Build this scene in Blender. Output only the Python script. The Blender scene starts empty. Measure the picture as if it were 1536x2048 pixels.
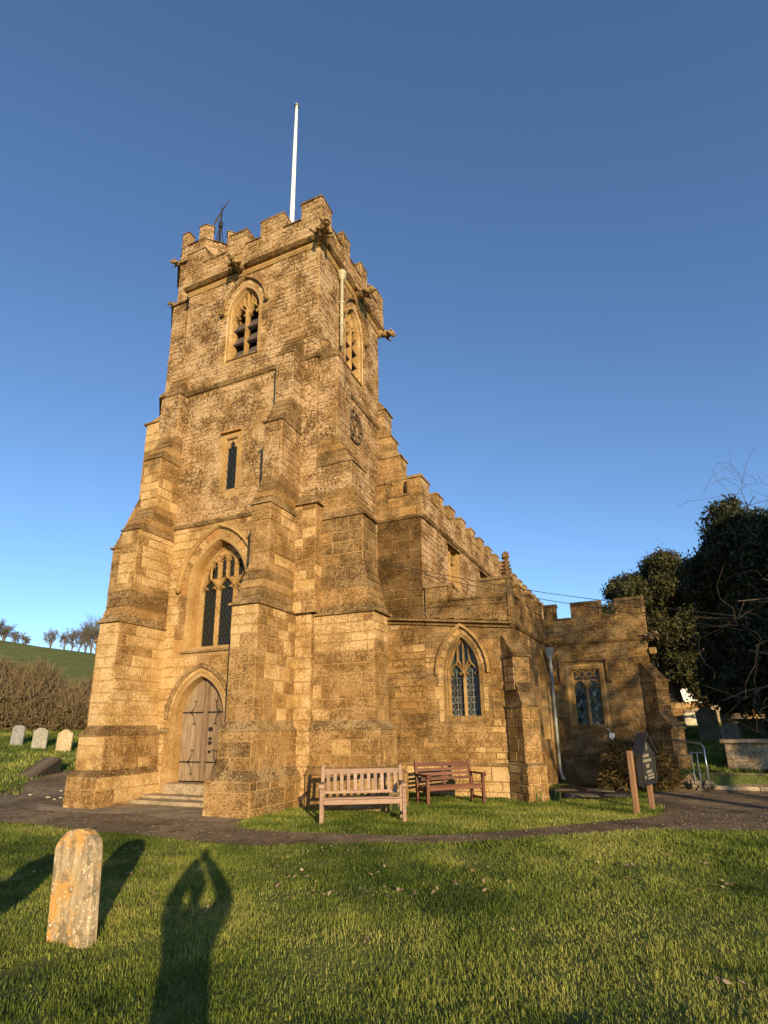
import bpy, bmesh, math, random
import numpy as np
from mathutils import Vector, Matrix, Quaternion
from mathutils.geometry import tessellate_polygon

R = math.radians
rnd = random.Random(7)
nrng = np.random.default_rng(11)
scene = bpy.context.scene
COL = scene.collection

# ------------------------------------------------------------------ camera
CAM = Vector((0.0, 0.0, 1.6))
# camera orientation, columns: right, down, forward in world axes (x south, y east, z up)
CR = np.array([[0.9169, -0.1142, -0.3825], [0.3989, 0.2301, 0.8876], [-0.0134, -0.9664, 0.2568]])
u_, s_, v_ = np.linalg.svd(CR); CR = u_ @ v_
FPX, PX, PY = 1086.0, 769.4, 1166.6          # focal length / principal point, pixels of a 1536 x 2048 frame
cam_d = bpy.data.cameras.new('camera'); cam = bpy.data.objects.new('camera', cam_d); COL.objects.link(cam)
M = Matrix(((CR[0, 0], -CR[0, 1], -CR[0, 2], CAM.x), (CR[1, 0], -CR[1, 1], -CR[1, 2], CAM.y),
            (CR[2, 0], -CR[2, 1], -CR[2, 2], CAM.z), (0, 0, 0, 1)))
cam.matrix_world = M
cam_d.sensor_fit = 'VERTICAL'; cam_d.sensor_height = 24.0; cam_d.lens = FPX / 2048 * 24.0
cam_d.shift_y = (PY - 1024) / 2048; cam_d.shift_x = -(PX - 768) / 2048
cam_d.clip_start = 0.02; cam_d.clip_end = 2000
scene.camera = cam

# ------------------------------------------------------------------ light
SUN_EL = R(10.9); SUN_AZ = math.atan2(0.648, -0.762)      # azimuth measured from +y towards +x
world = bpy.data.worlds.new('World'); scene.world = world; world.use_nodes = True
wn = world.node_tree; bg = wn.nodes['Background']
sky = wn.nodes.new('ShaderNodeTexSky'); sky.sky_type = 'NISHITA'; sky.sun_disc = False
sky.sun_elevation = SUN_EL; sky.sun_rotation = SUN_AZ
sky.altitude = 2600; sky.air_density = 1.0; sky.dust_density = 0.4; sky.ozone_density = 2.9
wn.links.new(sky.outputs[0], bg.inputs[0]); bg.inputs[1].default_value = 0.15
sun_d = bpy.data.lights.new('sun', 'SUN'); sun = bpy.data.objects.new('sun', sun_d); COL.objects.link(sun)
sun_d.energy = 4.55; sun_d.angle = R(0.53); sun_d.color = (1.0, 0.765, 0.43)
SD = Vector((math.sin(SUN_AZ) * math.cos(SUN_EL), math.cos(SUN_AZ) * math.cos(SUN_EL), math.sin(SUN_EL)))
sun.rotation_euler = (-SD).to_track_quat('-Z', 'Y').to_euler(); sun.location = SD * 60
vs = scene.view_settings
vs.view_transform = 'Standard'; vs.look = 'None'; vs.exposure = 0.75; vs.gamma = 1.0; vs.use_curve_mapping = False
scene.render.resolution_x = 768; scene.render.resolution_y = 1024

# ------------------------------------------------------------------ helpers
def ray(px, py):
    v = CR @ np.array([px - PX, py - PY, FPX]); return Vector(v / np.linalg.norm(v))
def on_z(px, py, z):
    r = ray(px, py); return CAM + r * ((z - CAM.z) / r.z)
def on_y(px, py, y):
    r = ray(px, py); return CAM + r * ((y - CAM.y) / r.y)
def project(p):
    c = CR.T @ (np.array(p) - np.array(CAM)); return (PX + FPX * c[0] / c[2], PY + FPX * c[1] / c[2], c[2])

def tag(o, label=None, cat=None, group=None, kind=None):
    if label: o['label'] = label
    if cat: o['category'] = cat
    if group: o['group'] = group
    if kind: o['kind'] = kind
    return o
def empty(name, loc=(0, 0, 0), rz=0.0):
    o = bpy.data.objects.new(name, None); COL.objects.link(o); o.location = loc; o.rotation_euler = (0, 0, rz)
    o.empty_display_size = 0.2
    return o

class MB:
    """collects geometry, then links it as one mesh object"""
    def __init__(s): s.v = []; s.f = []; s.t = []
    def add(s, vs, fs, tint=None):
        o = len(s.v); s.v += [tuple(v) for v in vs]; s.f += [tuple(i + o for i in f) for f in fs]
        s.t += [tint or (rnd.random(), rnd.random(), rnd.random())] * len(vs)
        return s
    def hexa(s, p):    # p: 8 points, 0-3 bottom ring, 4-7 top ring
        return s.add(p, [(3, 2, 1, 0), (4, 5, 6, 7), (0, 1, 5, 4), (1, 2, 6, 5), (2, 3, 7, 6), (3, 0, 4, 7)])
    def box(s, x0, x1, y0, y1, z0, z1):
        return s.hexa([(x0, y0, z0), (x1, y0, z0), (x1, y1, z0), (x0, y1, z0), (x0, y0, z1), (x1, y0, z1), (x1, y1, z1), (x0, y1, z1)])
    def bbox(s, x0, x1, y0, y1, z0, z1, b=0.01):   # box with chamfered edges
        bm = bmesh.new(); bmesh.ops.create_cube(bm, size=1)
        for v in bm.verts: v.co = Vector(((x0 + x1) / 2 + v.co.x * (x1 - x0), (y0 + y1) / 2 + v.co.y * (y1 - y0), (z0 + z1) / 2 + v.co.z * (z1 - z0)))
        bmesh.ops.bevel(bm, geom=bm.edges[:], offset=b, segments=1, affect='EDGES')
        bm.verts.index_update()
        s.add([v.co.copy() for v in bm.verts], [[v.index for v in f.verts] for f in bm.faces]); bm.free(); return s
    def loft(s, rings, closed=True, cap=True, tint=None):
        n = len(rings[0]); vs = [p for r in rings for p in r]; fs = []
        m = n if closed else n - 1
        for i in range(len(rings) - 1):
            for j in range(m):
                k = (j + 1) % n
                fs.append((i * n + j, i * n + k, (i + 1) * n + k, (i + 1) * n + j))
        if cap and closed:
            fs.append(tuple(range(n - 1, -1, -1))); fs.append(tuple((len(rings) - 1) * n + j for j in range(n)))
        return s.add(vs, fs, tint)
    def tube(s, pts, r, n=6, cap=True, tint=None):
        pts = [Vector(p) for p in pts]; rs = r if isinstance(r, (list, tuple)) else [r] * len(pts)
        rings = []; d = (pts[1] - pts[0]).normalized()
        a = d.orthogonal().normalized()
        for i, p in enumerate(pts):
            if i == 0: t = pts[1] - pts[0]
            elif i == len(pts) - 1: t = pts[-1] - pts[-2]
            else: t = pts[i + 1] - pts[i - 1]
            t.normalize(); a = (a - t * a.dot(t)).normalized(); b = t.cross(a)
            rings.append([p + (a * math.cos(2 * math.pi * k / n) + b * math.sin(2 * math.pi * k / n)) * rs[i] for k in range(n)])
        return s.loft(rings, True, cap, tint)
    def prism(s, poly, a, b):    # poly: 3-D points of one side, a/b offset vectors of the two ends
        n = len(poly); a = Vector(a); b = Vector(b)
        vs = [Vector(p) + a for p in poly] + [Vector(p) + b for p in poly]
        fs = [tuple(range(n)), tuple(range(2 * n - 1, n - 1, -1))] + [(i, n + i, n + (i + 1) % n, (i + 1) % n) for i in range(n)]
        return s.add(vs, fs)
    def build(s, name, mat, parent=None, smooth=False, xf=None):
        me = bpy.data.meshes.new(name)
        vs = s.v
        if xf is not None: vs = [tuple(xf @ Vector(v)) for v in vs]
        me.from_pydata(vs, [], s.f)
        if s.t:
            at = me.color_attributes.new('tint', 'FLOAT_COLOR', 'POINT')
            at.data.foreach_set('color', np.array([(a, b, c, 1.0) for a, b, c in s.t], dtype=np.float32).ravel())
        me.materials.append(mat)
        if smooth: me.polygons.foreach_set('use_smooth', [True] * len(me.polygons))
        me.update()
        o = bpy.data.objects.new(name, me); COL.objects.link(o)
        if parent is not None: o.parent = parent
        return o

def quads_obj(name, V, F, mat, parent=None, tint=None, smooth=False):
    """big mesh from numpy: V (n,3), F list of (m,k) index arrays"""
    me = bpy.data.meshes.new(name)
    me.vertices.add(len(V)); me.vertices.foreach_set('co', np.asarray(V, dtype=np.float32).ravel())
    loops = np.concatenate([f.ravel() for f in F]); tot = np.concatenate([np.full(len(f), f.shape[1]) for f in F])
    start = np.concatenate([[0], np.cumsum(tot)[:-1]])
    me.loops.add(len(loops)); me.loops.foreach_set('vertex_index', loops.astype(np.int32))
    me.polygons.add(len(tot)); me.polygons.foreach_set('loop_start', start.astype(np.int32)); me.polygons.foreach_set('loop_total', tot.astype(np.int32))
    if tint is not None:
        at = me.color_attributes.new('tint', 'FLOAT_COLOR', 'POINT')
        c = np.ones((len(V), 4), dtype=np.float32); c[:, :3] = tint; at.data.foreach_set('color', c.ravel())
    if smooth: me.polygons.foreach_set('use_smooth', np.ones(len(tot), dtype=bool))
    me.materials.append(mat); me.update(calc_edges=True); me.validate()
    o = bpy.data.objects.new(name, me); COL.objects.link(o)
    if parent is not None: o.parent = parent
    return o

# ------------------------------------------------------------------ materials
class N:
    """tiny node-tree writer"""
    def __init__(s, name):
        s.m = bpy.data.materials.new(name); s.m.use_nodes = True; s.t = s.m.node_tree
        s.b = s.t.nodes['Principled BSDF']; s.geo = s.t.nodes.new('ShaderNodeNewGeometry')
    def node(s, kind, **kw):
        n = s.t.nodes.new(kind)
        for k, v in kw.items(): setattr(n, k, v)
        return n
    def link(s, a, b): s.t.links.new(a, b)
    def pos(s, scale=(1, 1, 1)):
        m = s.node('ShaderNodeMapping'); m.inputs['Scale'].default_value = scale
        s.link(s.geo.outputs['Position'], m.inputs['Vector']); return m.outputs[0]
    def noise(s, scale, detail=4, rough=0.55, vec=None, dist=0.0, out='Fac'):
        n = s.node('ShaderNodeTexNoise'); n.inputs['Scale'].default_value = scale; n.inputs['Detail'].default_value = detail
        n.inputs['Roughness'].default_value = rough; n.inputs['Distortion'].default_value = dist
        s.link(vec if vec is not None else s.geo.outputs['Position'], n.inputs['Vector']); return n.outputs[out]
    def voro(s, scale, vec=None, feature='F1', out='Distance'):
        n = s.node('ShaderNodeTexVoronoi', feature=feature); n.inputs['Scale'].default_value = scale
        s.link(vec if vec is not None else s.geo.outputs['Position'], n.inputs['Vector']); return n.outputs[out]
    def ramp(s, fac, stops):
        n = s.node('ShaderNodeValToRGB'); e = n.color_ramp.elements
        while len(e) < len(stops): e.new(0.5)
        for el, (p, c) in zip(e, stops):
            el.position = p; el.color = (*c, 1) if isinstance(c, tuple) else (c, c, c, 1)
        s.link(fac, n.inputs[0]); return n.outputs[0]
    def mix(s, fac, a, b, mode='MIX'):
        n = s.node('ShaderNodeMix', data_type='RGBA', blend_type=mode)
        for v, i in ((fac, n.inputs[0]), (a, n.inputs[6]), (b, n.inputs[7])):
            if isinstance(v, (int, float)): i.default_value = v
            elif isinstance(v, tuple): i.default_value = (*v, 1)
            else: s.link(v, i)
        return n.outputs[2]
    def math(s, op, a, b=0.0):
        n = s.node('ShaderNodeMath', operation=op)
        for v, i in ((a, n.inputs[0]), (b, n.inputs[1])):
            if isinstance(v, (int, float)): i.default_value = v
            else: s.link(v, i)
        return n.outputs[0]
    def tint(s, ch='Red'):
        a = s.node('ShaderNodeAttribute', attribute_name='tint'); c = s.node('ShaderNodeSeparateColor')
        s.link(a.outputs['Color'], c.inputs[0]); return c.outputs[ch]
    def bump(s, h, strength=0.4, dist=0.02):
        n = s.node('ShaderNodeBump'); n.inputs['Strength'].default_value = strength; n.inputs['Distance'].default_value = dist
        s.link(h, n.inputs['Height']); s.link(n.outputs[0], s.b.inputs['Normal'])
    def done(s, col=None, rough=0.9, metal=0.0, spec=0.3):
        if col is not None:
            if isinstance(col, tuple): s.b.inputs['Base Color'].default_value = (*col, 1)
            else: s.link(col, s.b.inputs['Base Color'])
        if isinstance(rough, (int, float)): s.b.inputs['Roughness'].default_value = rough
        else: s.link(rough, s.b.inputs['Roughness'])
        s.b.inputs['Metallic'].default_value = metal; s.b.inputs['Specular IOR Level'].default_value = spec
        return s.m

def stone_mat(name, cols, lichen, lich_amt, dark_amt, bump=0.5, tintvar=0.5, fine=15.0):
    """iron-rich limestone: per-stone tint, weather blotches, crust of dark algae, pale lichen flecks"""
    n = N(name)
    big = n.noise(0.5, 3, 0.55)
    mid = n.noise(3.2, 5, 0.6)
    fin = n.noise(fine, 5, 0.62, dist=1.4)
    fin2 = n.noise(fine * 1.9, 4, 0.6, dist=0.8)
    t = n.math('ADD', n.math('MULTIPLY', n.tint('Red'), tintvar * 0.55), n.math('ADD', n.math('MULTIPLY', mid, 0.75 - tintvar * 0.4), n.math('MULTIPLY', big, 0.28)))
    base = n.ramp(t, [(0.28, cols[0]), (0.50, cols[1]), (0.74, cols[2])])
    # crust: squiggly dark patches, denser where the big noise is high
    dm = n.math('ADD', fin, n.math('MULTIPLY', n.math('SUBTRACT', n.noise(1.1, 3, 0.6), 0.5), 0.55))
    dk = n.ramp(dm, [(0.465, 0.0), (0.555, 1.0)])
    c = n.mix(n.math('MULTIPLY', dk, dark_amt), base, cols[3])
    lm = n.math('ADD', fin2, n.math('MULTIPLY', n.math('SUBTRACT', n.noise(1.6, 3, 0.6), 0.5), 0.7))
    lf = n.ramp(lm, [(0.55 - 0.05 * lich_amt, 0.0), (0.60 - 0.05 * lich_amt, 1.0)])
    c = n.mix(n.math('MULTIPLY', lf, min(1.0, lich_amt)), c, lichen)
    sp = n.ramp(n.math('ADD', n.voro(7.0), n.math('MULTIPLY', n.noise(1.9, 3), 0.6)), [(0.30, 1.0), (0.35, 0.0)])
    c = n.mix(n.math('MULTIPLY', sp, 0.7 * lich_amt), c, (0.70, 0.62, 0.48))
    n.bump(n.math('ADD', n.math('MULTIPLY', fin, 1.0), n.math('MULTIPLY', fin2, 0.5)), bump, 0.035)
    return n.done(c, 0.92, 0, 0.12)

DK = (0.120, 0.075, 0.030)
MAT = {}
MAT['ashlar'] = stone_mat('ham_stone_ashlar', ((0.218, 0.120, 0.041), (0.292, 0.166, 0.057), (0.365, 0.221, 0.083), (0.088, 0.049, 0.017)), (0.468, 0.299, 0.140), 0.70, 0.72, 0.9, 0.42)
MAT['rubble'] = stone_mat('ham_stone_lichened', ((0.198, 0.111, 0.043), (0.264, 0.153, 0.062), (0.333, 0.204, 0.091), (0.070, 0.039, 0.016)), (0.461, 0.318, 0.182), 1.0, 0.85, 1.0, 0.35, 12.0)
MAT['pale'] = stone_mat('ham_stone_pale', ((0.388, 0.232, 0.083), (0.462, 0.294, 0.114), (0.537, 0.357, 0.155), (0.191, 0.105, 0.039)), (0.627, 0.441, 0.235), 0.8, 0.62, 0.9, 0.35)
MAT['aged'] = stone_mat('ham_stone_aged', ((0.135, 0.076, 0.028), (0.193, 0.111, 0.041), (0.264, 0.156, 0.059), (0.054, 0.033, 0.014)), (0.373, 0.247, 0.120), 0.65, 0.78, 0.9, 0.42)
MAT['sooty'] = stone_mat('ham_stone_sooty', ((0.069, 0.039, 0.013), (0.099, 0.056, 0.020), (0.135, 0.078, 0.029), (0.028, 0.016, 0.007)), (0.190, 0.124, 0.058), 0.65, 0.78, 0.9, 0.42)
MAT['dressed'] = stone_mat('ham_stone_dressed', ((0.301, 0.176, 0.060), (0.365, 0.224, 0.083), (0.416, 0.268, 0.108), (0.158, 0.086, 0.030)), (0.474, 0.319, 0.160), 0.5, 0.55, 0.5, 0.4, 17.0)
MAT['orange'] = stone_mat('ham_stone_orange', ((0.316, 0.154, 0.046), (0.383, 0.203, 0.065), (0.432, 0.256, 0.096), (0.166, 0.086, 0.031)), (0.499, 0.323, 0.161), 0.35, 0.5, 0.5, 0.5, 18.0)
MAT['ledge'] = stone_mat('weathered_ledge_stone', ((0.145, 0.089, 0.039), (0.207, 0.128, 0.055), (0.312, 0.194, 0.082), (0.063, 0.039, 0.018)), (0.477, 0.334, 0.164), 0.65, 0.72, 0.9, 0.4)
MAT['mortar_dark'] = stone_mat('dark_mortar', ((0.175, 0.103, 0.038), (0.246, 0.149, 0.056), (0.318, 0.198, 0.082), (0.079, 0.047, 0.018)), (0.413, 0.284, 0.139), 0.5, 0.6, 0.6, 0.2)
MAT['mortar'] = stone_mat('lime_mortar', ((0.294, 0.178, 0.069), (0.349, 0.221, 0.093), (0.402, 0.269, 0.123), (0.148, 0.083, 0.031)), (0.455, 0.310, 0.168), 0.5, 0.45, 0.5, 0.2)

def simple(name, col, rough=0.7, metal=0.0, spec=0.4, var=0.25, scale=8.0, bump=0.0):
    n = N(name); f = n.noise(scale, 4)
    d = tuple(c * (1 - var) for c in col); l = tuple(min(1, c * (1 + var)) for c in col)
    c = n.ramp(f, [(0.3, d), (0.7, l)])
    if bump: n.bump(f, bump, 0.01)
    return n.done(c, rough, metal, spec)
MAT['glass'] = N('leaded_glass').done((0.016, 0.018, 0.017), 0.25, 0, 0.35)
MAT['glass_green'] = N('old_green_glass').done((0.055, 0.078, 0.058), 0.35, 0, 0.5)
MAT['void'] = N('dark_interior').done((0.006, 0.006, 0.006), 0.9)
MAT['lead'] = simple('lead_came', (0.20, 0.205, 0.19), 0.65, 0.1, 0.5, 0.2, 30)
MAT['leadroof'] = simple('lead_sheet', (0.20, 0.20, 0.20), 0.6, 0.2)
MAT['slate'] = simple('louvre_slate', (0.085, 0.065, 0.055), 0.6, 0, 0.5, 0.35, 18, 0.3)
MAT['iron'] = simple('black_iron', (0.03, 0.028, 0.026), 0.55, 0.4)
MAT['bronze'] = simple('dull_bronze', (0.17, 0.115, 0.055), 0.55, 0.5)
MAT['white'] = simple('white_paint', (0.80, 0.78, 0.72), 0.45, 0, 0.5, 0.06, 3)
MAT['cream'] = simple('cream_painted_pipe', (0.40, 0.35, 0.22), 0.5, 0, 0.4, 0.15, 5)
MAT['greypipe'] = simple('grey_painted_pipe', (0.24, 0.26, 0.25), 0.5, 0, 0.4, 0.15, 5)
MAT['steel'] = simple('galvanised_rail', (0.45, 0.47, 0.48), 0.35, 0.7, 0.5, 0.15, 12)

def wood(name, c0, c1, c2, axis_scale, rough=0.7, bump=0.3):
    n = N(name)
    g = n.noise(6.0, 5, 0.65, n.pos(axis_scale), 0.4)
    t = n.tint('Red')
    c = n.ramp(n.math('ADD', n.math('MULTIPLY', g, 0.75), n.math('MULTIPLY', t, 0.25)), [(0.25, c0), (0.5, c1), (0.78, c2)])
    n.bump(g, bump, 0.01)
    return n.done(c, rough, 0, 0.3)
MAT['oak_door'] = wood('silvered_oak', (0.085, 0.052, 0.03), (0.215, 0.145, 0.088), (0.41, 0.31, 0.205), (6, 6, 0.5), 0.8)
MAT['teak_pale'] = wood('weathered_teak', (0.15, 0.085, 0.055), (0.265, 0.163, 0.112), (0.375, 0.262, 0.19), (1, 1, 5), 0.55)
MAT['teak_red'] = wood('red_stained_teak', (0.075, 0.028, 0.017), (0.13, 0.05, 0.029), (0.19, 0.08, 0.048), (1, 1, 6), 0.5)
MAT['post'] = wood('sawn_post_timber', (0.10, 0.052, 0.026), (0.19, 0.10, 0.05), (0.29, 0.165, 0.09), (6, 6, 0.6), 0.75)
MAT['board'] = wood('dark_board', (0.010, 0.010, 0.011), (0.02, 0.019, 0.019), (0.035, 0.032, 0.03), (2, 2, 2), 0.6)
MAT['bark'] = wood('bark', (0.05, 0.036, 0.025), (0.095, 0.07, 0.048), (0.16, 0.125, 0.09), (5, 5, 1.2), 0.9, 0.6)
MAT['twig'] = wood('pale_twigs', (0.10, 0.072, 0.05), (0.17, 0.125, 0.085), (0.24, 0.185, 0.135), (5, 5, 1.2), 0.9, 0.3)

MAT['bramble'] = wood('bramble_stems', (0.055, 0.040, 0.024), (0.115, 0.083, 0.046), (0.19, 0.14, 0.08), (5, 5, 1.2), 0.9, 0.3)
MAT['hazetwig'] = wood('hazed_grey_twigs', (0.10, 0.088, 0.075), (0.15, 0.132, 0.112), (0.21, 0.185, 0.155), (5, 5, 1.2), 0.9, 0.3)  # distance haze put into the colour: skyline twigs lightened to grey-tan
def leaf(name, c0, c1, c2, trans=0.25):
    n = N(name); c = n.ramp(n.tint('Red'), [(0.1, c0), (0.5, c1), (0.92, c2)])
    m = n.done(c, 0.65, 0, 0.25)
    tr = n.node('ShaderNodeBsdfTranslucent'); n.link(c, tr.inputs[0])
    mx = n.node('ShaderNodeMixShader'); mx.inputs[0].default_value = trans
    out = n.t.nodes['Material Output']
    n.link(n.b.outputs[0], mx.inputs[1]); n.link(tr.outputs[0], mx.inputs[2]); n.link(mx.outputs[0], out.inputs[0])
    return m
MAT['yew'] = leaf('yew_needles', (0.026, 0.030, 0.010), (0.056, 0.056, 0.018), (0.095, 0.083, 0.028), 0.15)
MAT['yew_dark'] = leaf('dark_yew_needles', (0.012, 0.016, 0.007), (0.030, 0.036, 0.013), (0.062, 0.062, 0.022), 0.1)
MAT['grass'] = leaf('grass_blades', (0.050, 0.085, 0.013), (0.180, 0.232, 0.034), (0.44, 0.42, 0.11), 0.38)
MAT['daffodil'] = leaf('daffodil_leaves', (0.035, 0.07, 0.025), (0.06, 0.11, 0.035), (0.10, 0.15, 0.05), 0.25)
MAT['dryshrub'] = leaf('dry_shrub', (0.055, 0.038, 0.014), (0.13, 0.085, 0.028), (0.24, 0.155, 0.05), 0.2)
MAT['hedge'] = leaf('hedge_leaves', (0.035, 0.026, 0.012), (0.075, 0.055, 0.022), (0.10, 0.095, 0.030), 0.2)
MAT['deadleaf'] = leaf('dead_leaves', (0.16, 0.10, 0.05), (0.33, 0.22, 0.12), (0.48, 0.36, 0.22), 0.15)

def ground_mat():
    n = N('turf')
    a = n.noise(0.9, 5, 0.6); b = n.noise(9, 5, 0.65); c = n.noise(45, 3, 0.6)
    f = n.math('ADD', n.math('MULTIPLY', a, 0.45), n.math('ADD', n.math('MULTIPLY', b, 0.3), n.math('MULTIPLY', c, 0.25)))
    col = n.ramp(f, [(0.36, (0.065, 0.080, 0.021)), (0.50, (0.135, 0.155, 0.038)), (0.64, (0.23, 0.225, 0.07))])
    n.bump(n.math('ADD', c, b), 0.8, 0.05)
    return n.done(col, 0.95, 0, 0.1)
MAT['turf'] = ground_mat()
def asphalt_mat():
    n = N('old_asphalt')
    a = n.noise(0.8, 5, 0.65); b = n.noise(7, 6, 0.7); c = n.noise(34, 4, 0.65); v = n.voro(16); v2 = n.voro(38)
    col = n.ramp(n.math('ADD', n.math('MULTIPLY', a, 0.5), n.math('ADD', n.math('MULTIPLY', b, 0.3), n.math('MULTIPLY', c, 0.25))), [(0.38, (0.085, 0.060, 0.036)), (0.52, (0.215, 0.153, 0.088)), (0.66, (0.41, 0.30, 0.175))])
    col = n.mix(n.ramp(v, [(0.06, 0.8), (0.14, 0.0)]), col, (0.52, 0.44, 0.32))
    col = n.mix(n.ramp(v2, [(0.1, 0.6), (0.2, 0.0)]), col, (0.06, 0.048, 0.036))
    col = n.mix(n.ramp(n.noise(1.5, 5, 0.7), [(0.54, 0.0), (0.66, 0.75)]), col, (0.065, 0.056, 0.024))
    n.bump(n.math('ADD', c, n.math('MULTIPLY', b, 1.5)), 1.0, 0.05)
    return n.done(col, 0.92, 0, 0.2)
MAT['asphalt'] = asphalt_mat()
MAT['concrete'] = stone_mat('old_concrete', ((0.24, 0.175, 0.105), (0.34, 0.255, 0.16), (0.44, 0.34, 0.22), (0.11, 0.083, 0.05)), (0.50, 0.41, 0.28), 0.5, 0.6, 0.6, 0.4)
def grave_mat():
    n = N('lichened_headstone')
    a = n.noise(5, 5, 0.65); b = n.noise(34, 5, 0.7, dist=0.8); s = n.noise(7, 4, 0.6, n.pos((3.5, 3.5, 0.5)))
    c = n.ramp(s, [(0.33, (0.22, 0.165, 0.10)), (0.55, (0.40, 0.30, 0.18)), (0.72, (0.50, 0.40, 0.26))])
    c = n.mix(n.ramp(n.noise(3.1, 4, 0.6), [(0.47, 0.0), (0.58, 0.85)]), c, (0.50, 0.27, 0.07))
    c = n.mix(n.ramp(a, [(0.54, 0.0), (0.62, 0.8)]), c, (0.16, 0.13, 0.085))
    c = n.mix(n.ramp(b, [(0.57, 0.0), (0.63, 0.9)]), c, (0.70, 0.62, 0.48))
    n.bump(n.math('ADD', b, a), 0.5, 0.02)
    return n.done(c, 0.93, 0, 0.15)
MAT['headstone'] = grave_mat()
MAT['hs_grey'] = simple('grey_slate_stone', (0.20, 0.20, 0.20), 0.7, 0, 0.3, 0.3, 9, 0.2)
MAT['hs_pale'] = simple('pale_grey_stone', (0.25, 0.24, 0.20), 0.8, 0, 0.3, 0.3, 9, 0.2)
MAT['hs_tan'] = stone_mat('tan_headstone', ((0.29, 0.22, 0.12), (0.35, 0.27, 0.16), (0.42, 0.33, 0.20), (0.22, 0.16, 0.09)), (0.62, 0.52, 0.36), 0.7, 0.4, 0.4, 0.4)
MAT['hs_white'] = simple('white_headstone', (0.66, 0.58, 0.43), 0.8, 0, 0.3, 0.08, 9)
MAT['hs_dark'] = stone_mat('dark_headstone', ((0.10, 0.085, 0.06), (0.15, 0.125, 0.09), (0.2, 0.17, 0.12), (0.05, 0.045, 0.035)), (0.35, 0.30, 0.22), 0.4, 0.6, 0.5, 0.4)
MAT['render_white'] = simple('white_render', (0.78, 0.75, 0.70), 0.8, 0, 0.2, 0.05, 2)
MAT['rooftile'] = simple('brown_roof_tile', (0.14, 0.085, 0.06), 0.85, 0, 0.2, 0.3, 6, 0.3)
MAT['paper'] = simple('faded_notice_paper', (0.20, 0.175, 0.135), 0.8, 0, 0.2, 0.2, 20)
MAT['cloth'] = simple('dark_wool_coat', (0.025, 0.026, 0.032), 0.9, 0, 0.1, 0.3, 40, 0.2)
MAT['skin'] = simple('skin', (0.50, 0.30, 0.22), 0.6, 0, 0.3, 0.1, 20)
MAT['hair'] = simple('brown_hair', (0.06, 0.038, 0.022), 0.6, 0, 0.3, 0.3, 60, 0.3)
MAT['phone'] = simple('black_phone', (0.015, 0.015, 0.017), 0.25, 0.1, 0.5, 0.1, 5)
MAT['pebble'] = simple('white_pebble', (0.40, 0.35, 0.27), 0.8, 0, 0.2, 0.15, 30)
MAT['soil'] = simple('damp_soil', (0.05, 0.036, 0.022), 0.95, 0, 0.1, 0.4, 14, 0.6)

# ------------------------------------------------------------------ terrain
def sm(a, b, t):
    k = np.clip((t - a) / (b - a), 0, 1); return k * k * (3 - 2 * k)
def vnoise(x, y, s, seed=0):
    """smooth value noise, numpy"""
    x = x * s + seed * 17.3; y = y * s + seed * 9.1; xi = np.floor(x).astype(int); yi = np.floor(y).astype(int); fx = x - xi; fy = y - yi
    fx = fx * fx * (3 - 2 * fx); fy = fy * fy * (3 - 2 * fy)
    h = lambda a, b: np.modf(np.sin(a * 127.1 + b * 311.7 + seed) * 43758.5453)[0] % 1.0
    return (h(xi, yi) * (1 - fx) + h(xi + 1, yi) * fx) * (1 - fy) + (h(xi, yi + 1) * (1 - fx) + h(xi + 1, yi + 1) * fx) * fy
LAWN_X = [-22, -13.5, -10.8, -8.7, -7.1, -5.3, -3.4, -1.6, 0.1, 1.7, 6.5]; LAWN_Y = [6.0, 6.75, 7.04, 6.96, 6.99, 6.92, 7.66, 8.69, 9.95, 10.43, 12.2]
def Hn(x, y):
    x = np.asarray(x, float); y = np.asarray(y, float)
    z = -0.13 * sm(10.2, 14.0, y) * sm(-6.4, -4.2, x) * (1 - sm(17.0, 17.4, y) * sm(0.95, 1.25, x))
    z = z + 0.025 * np.sin(x * 0.9 + 1.3) * np.sin(y * 0.8) * sm(9, 6, y)
    edge = np.interp(x, LAWN_X, LAWN_Y)
    z = z + sm(0.05, 0.7, edge - y) * sm(-3, 1, y) * (0.050 * (vnoise(x, y, 1.15, 3) - 0.5) + 0.034 * (vnoise(x, y, 2.5, 7) - 0.5))
    s = -0.78 * x + 0.62 * y
    left = 0.115 * np.clip(s - 18.0, 0, 14) + 0.182 * np.clip(s - 32, 0, 68) + 0.03 * np.clip(s - 100, 0, 200)
    left = left + 0.10 * np.clip(-(0.62 * x + 0.78 * y) + 0.3, -12, 40) * sm(40, 100, s)
    z = z + left * sm(-10.5, -13.5, x - 0.25 * (y - 10))
    rr = 0.30 * sm(17.22, 17.45, y) + 0.134 * np.clip(y - 18.2, 0, 5.4) + 0.083 * np.clip(y - 23.6, 0, 6) + 0.03 * np.clip(y - 29.6, 0, 60)
    z = z + rr * sm(0.95, 1.25, x)
    return z
def H(x, y): return float(Hn(x, y))

def axis(a, b, fa, fb, fine, grow=1.16):
    pts = list(np.arange(fa, fb + 1e-6, fine)); st = fine; p = fb
    while p < b: st *= grow; p += st; pts.append(min(p, b))
    st = fine; p = fa; pre = []
    while p > a: st *= grow; p -= st; pre.append(max(p, a))
    return np.array(pre[::-1] + pts)
gx = axis(-260, 220, -24, 7, 0.16); gy = axis(-120, 260, -1, 31, 0.16)
GX, GY = np.meshgrid(gx, gy); GZ = Hn(GX, GY)
nx, ny = len(gx), len(gy); idx = np.arange(nx * ny).reshape(ny, nx)
F = np.stack([idx[:-1, :-1], idx[:-1, 1:], idx[1:, 1:], idx[1:, :-1]], -1).reshape(-1, 4)
tag(quads_obj('ground', np.stack([GX, GY, GZ], -1).reshape(-1, 3), [F], MAT['turf'], smooth=True), 'green turf churchyard ground rising to hills', 'ground', kind='structure')

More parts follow.
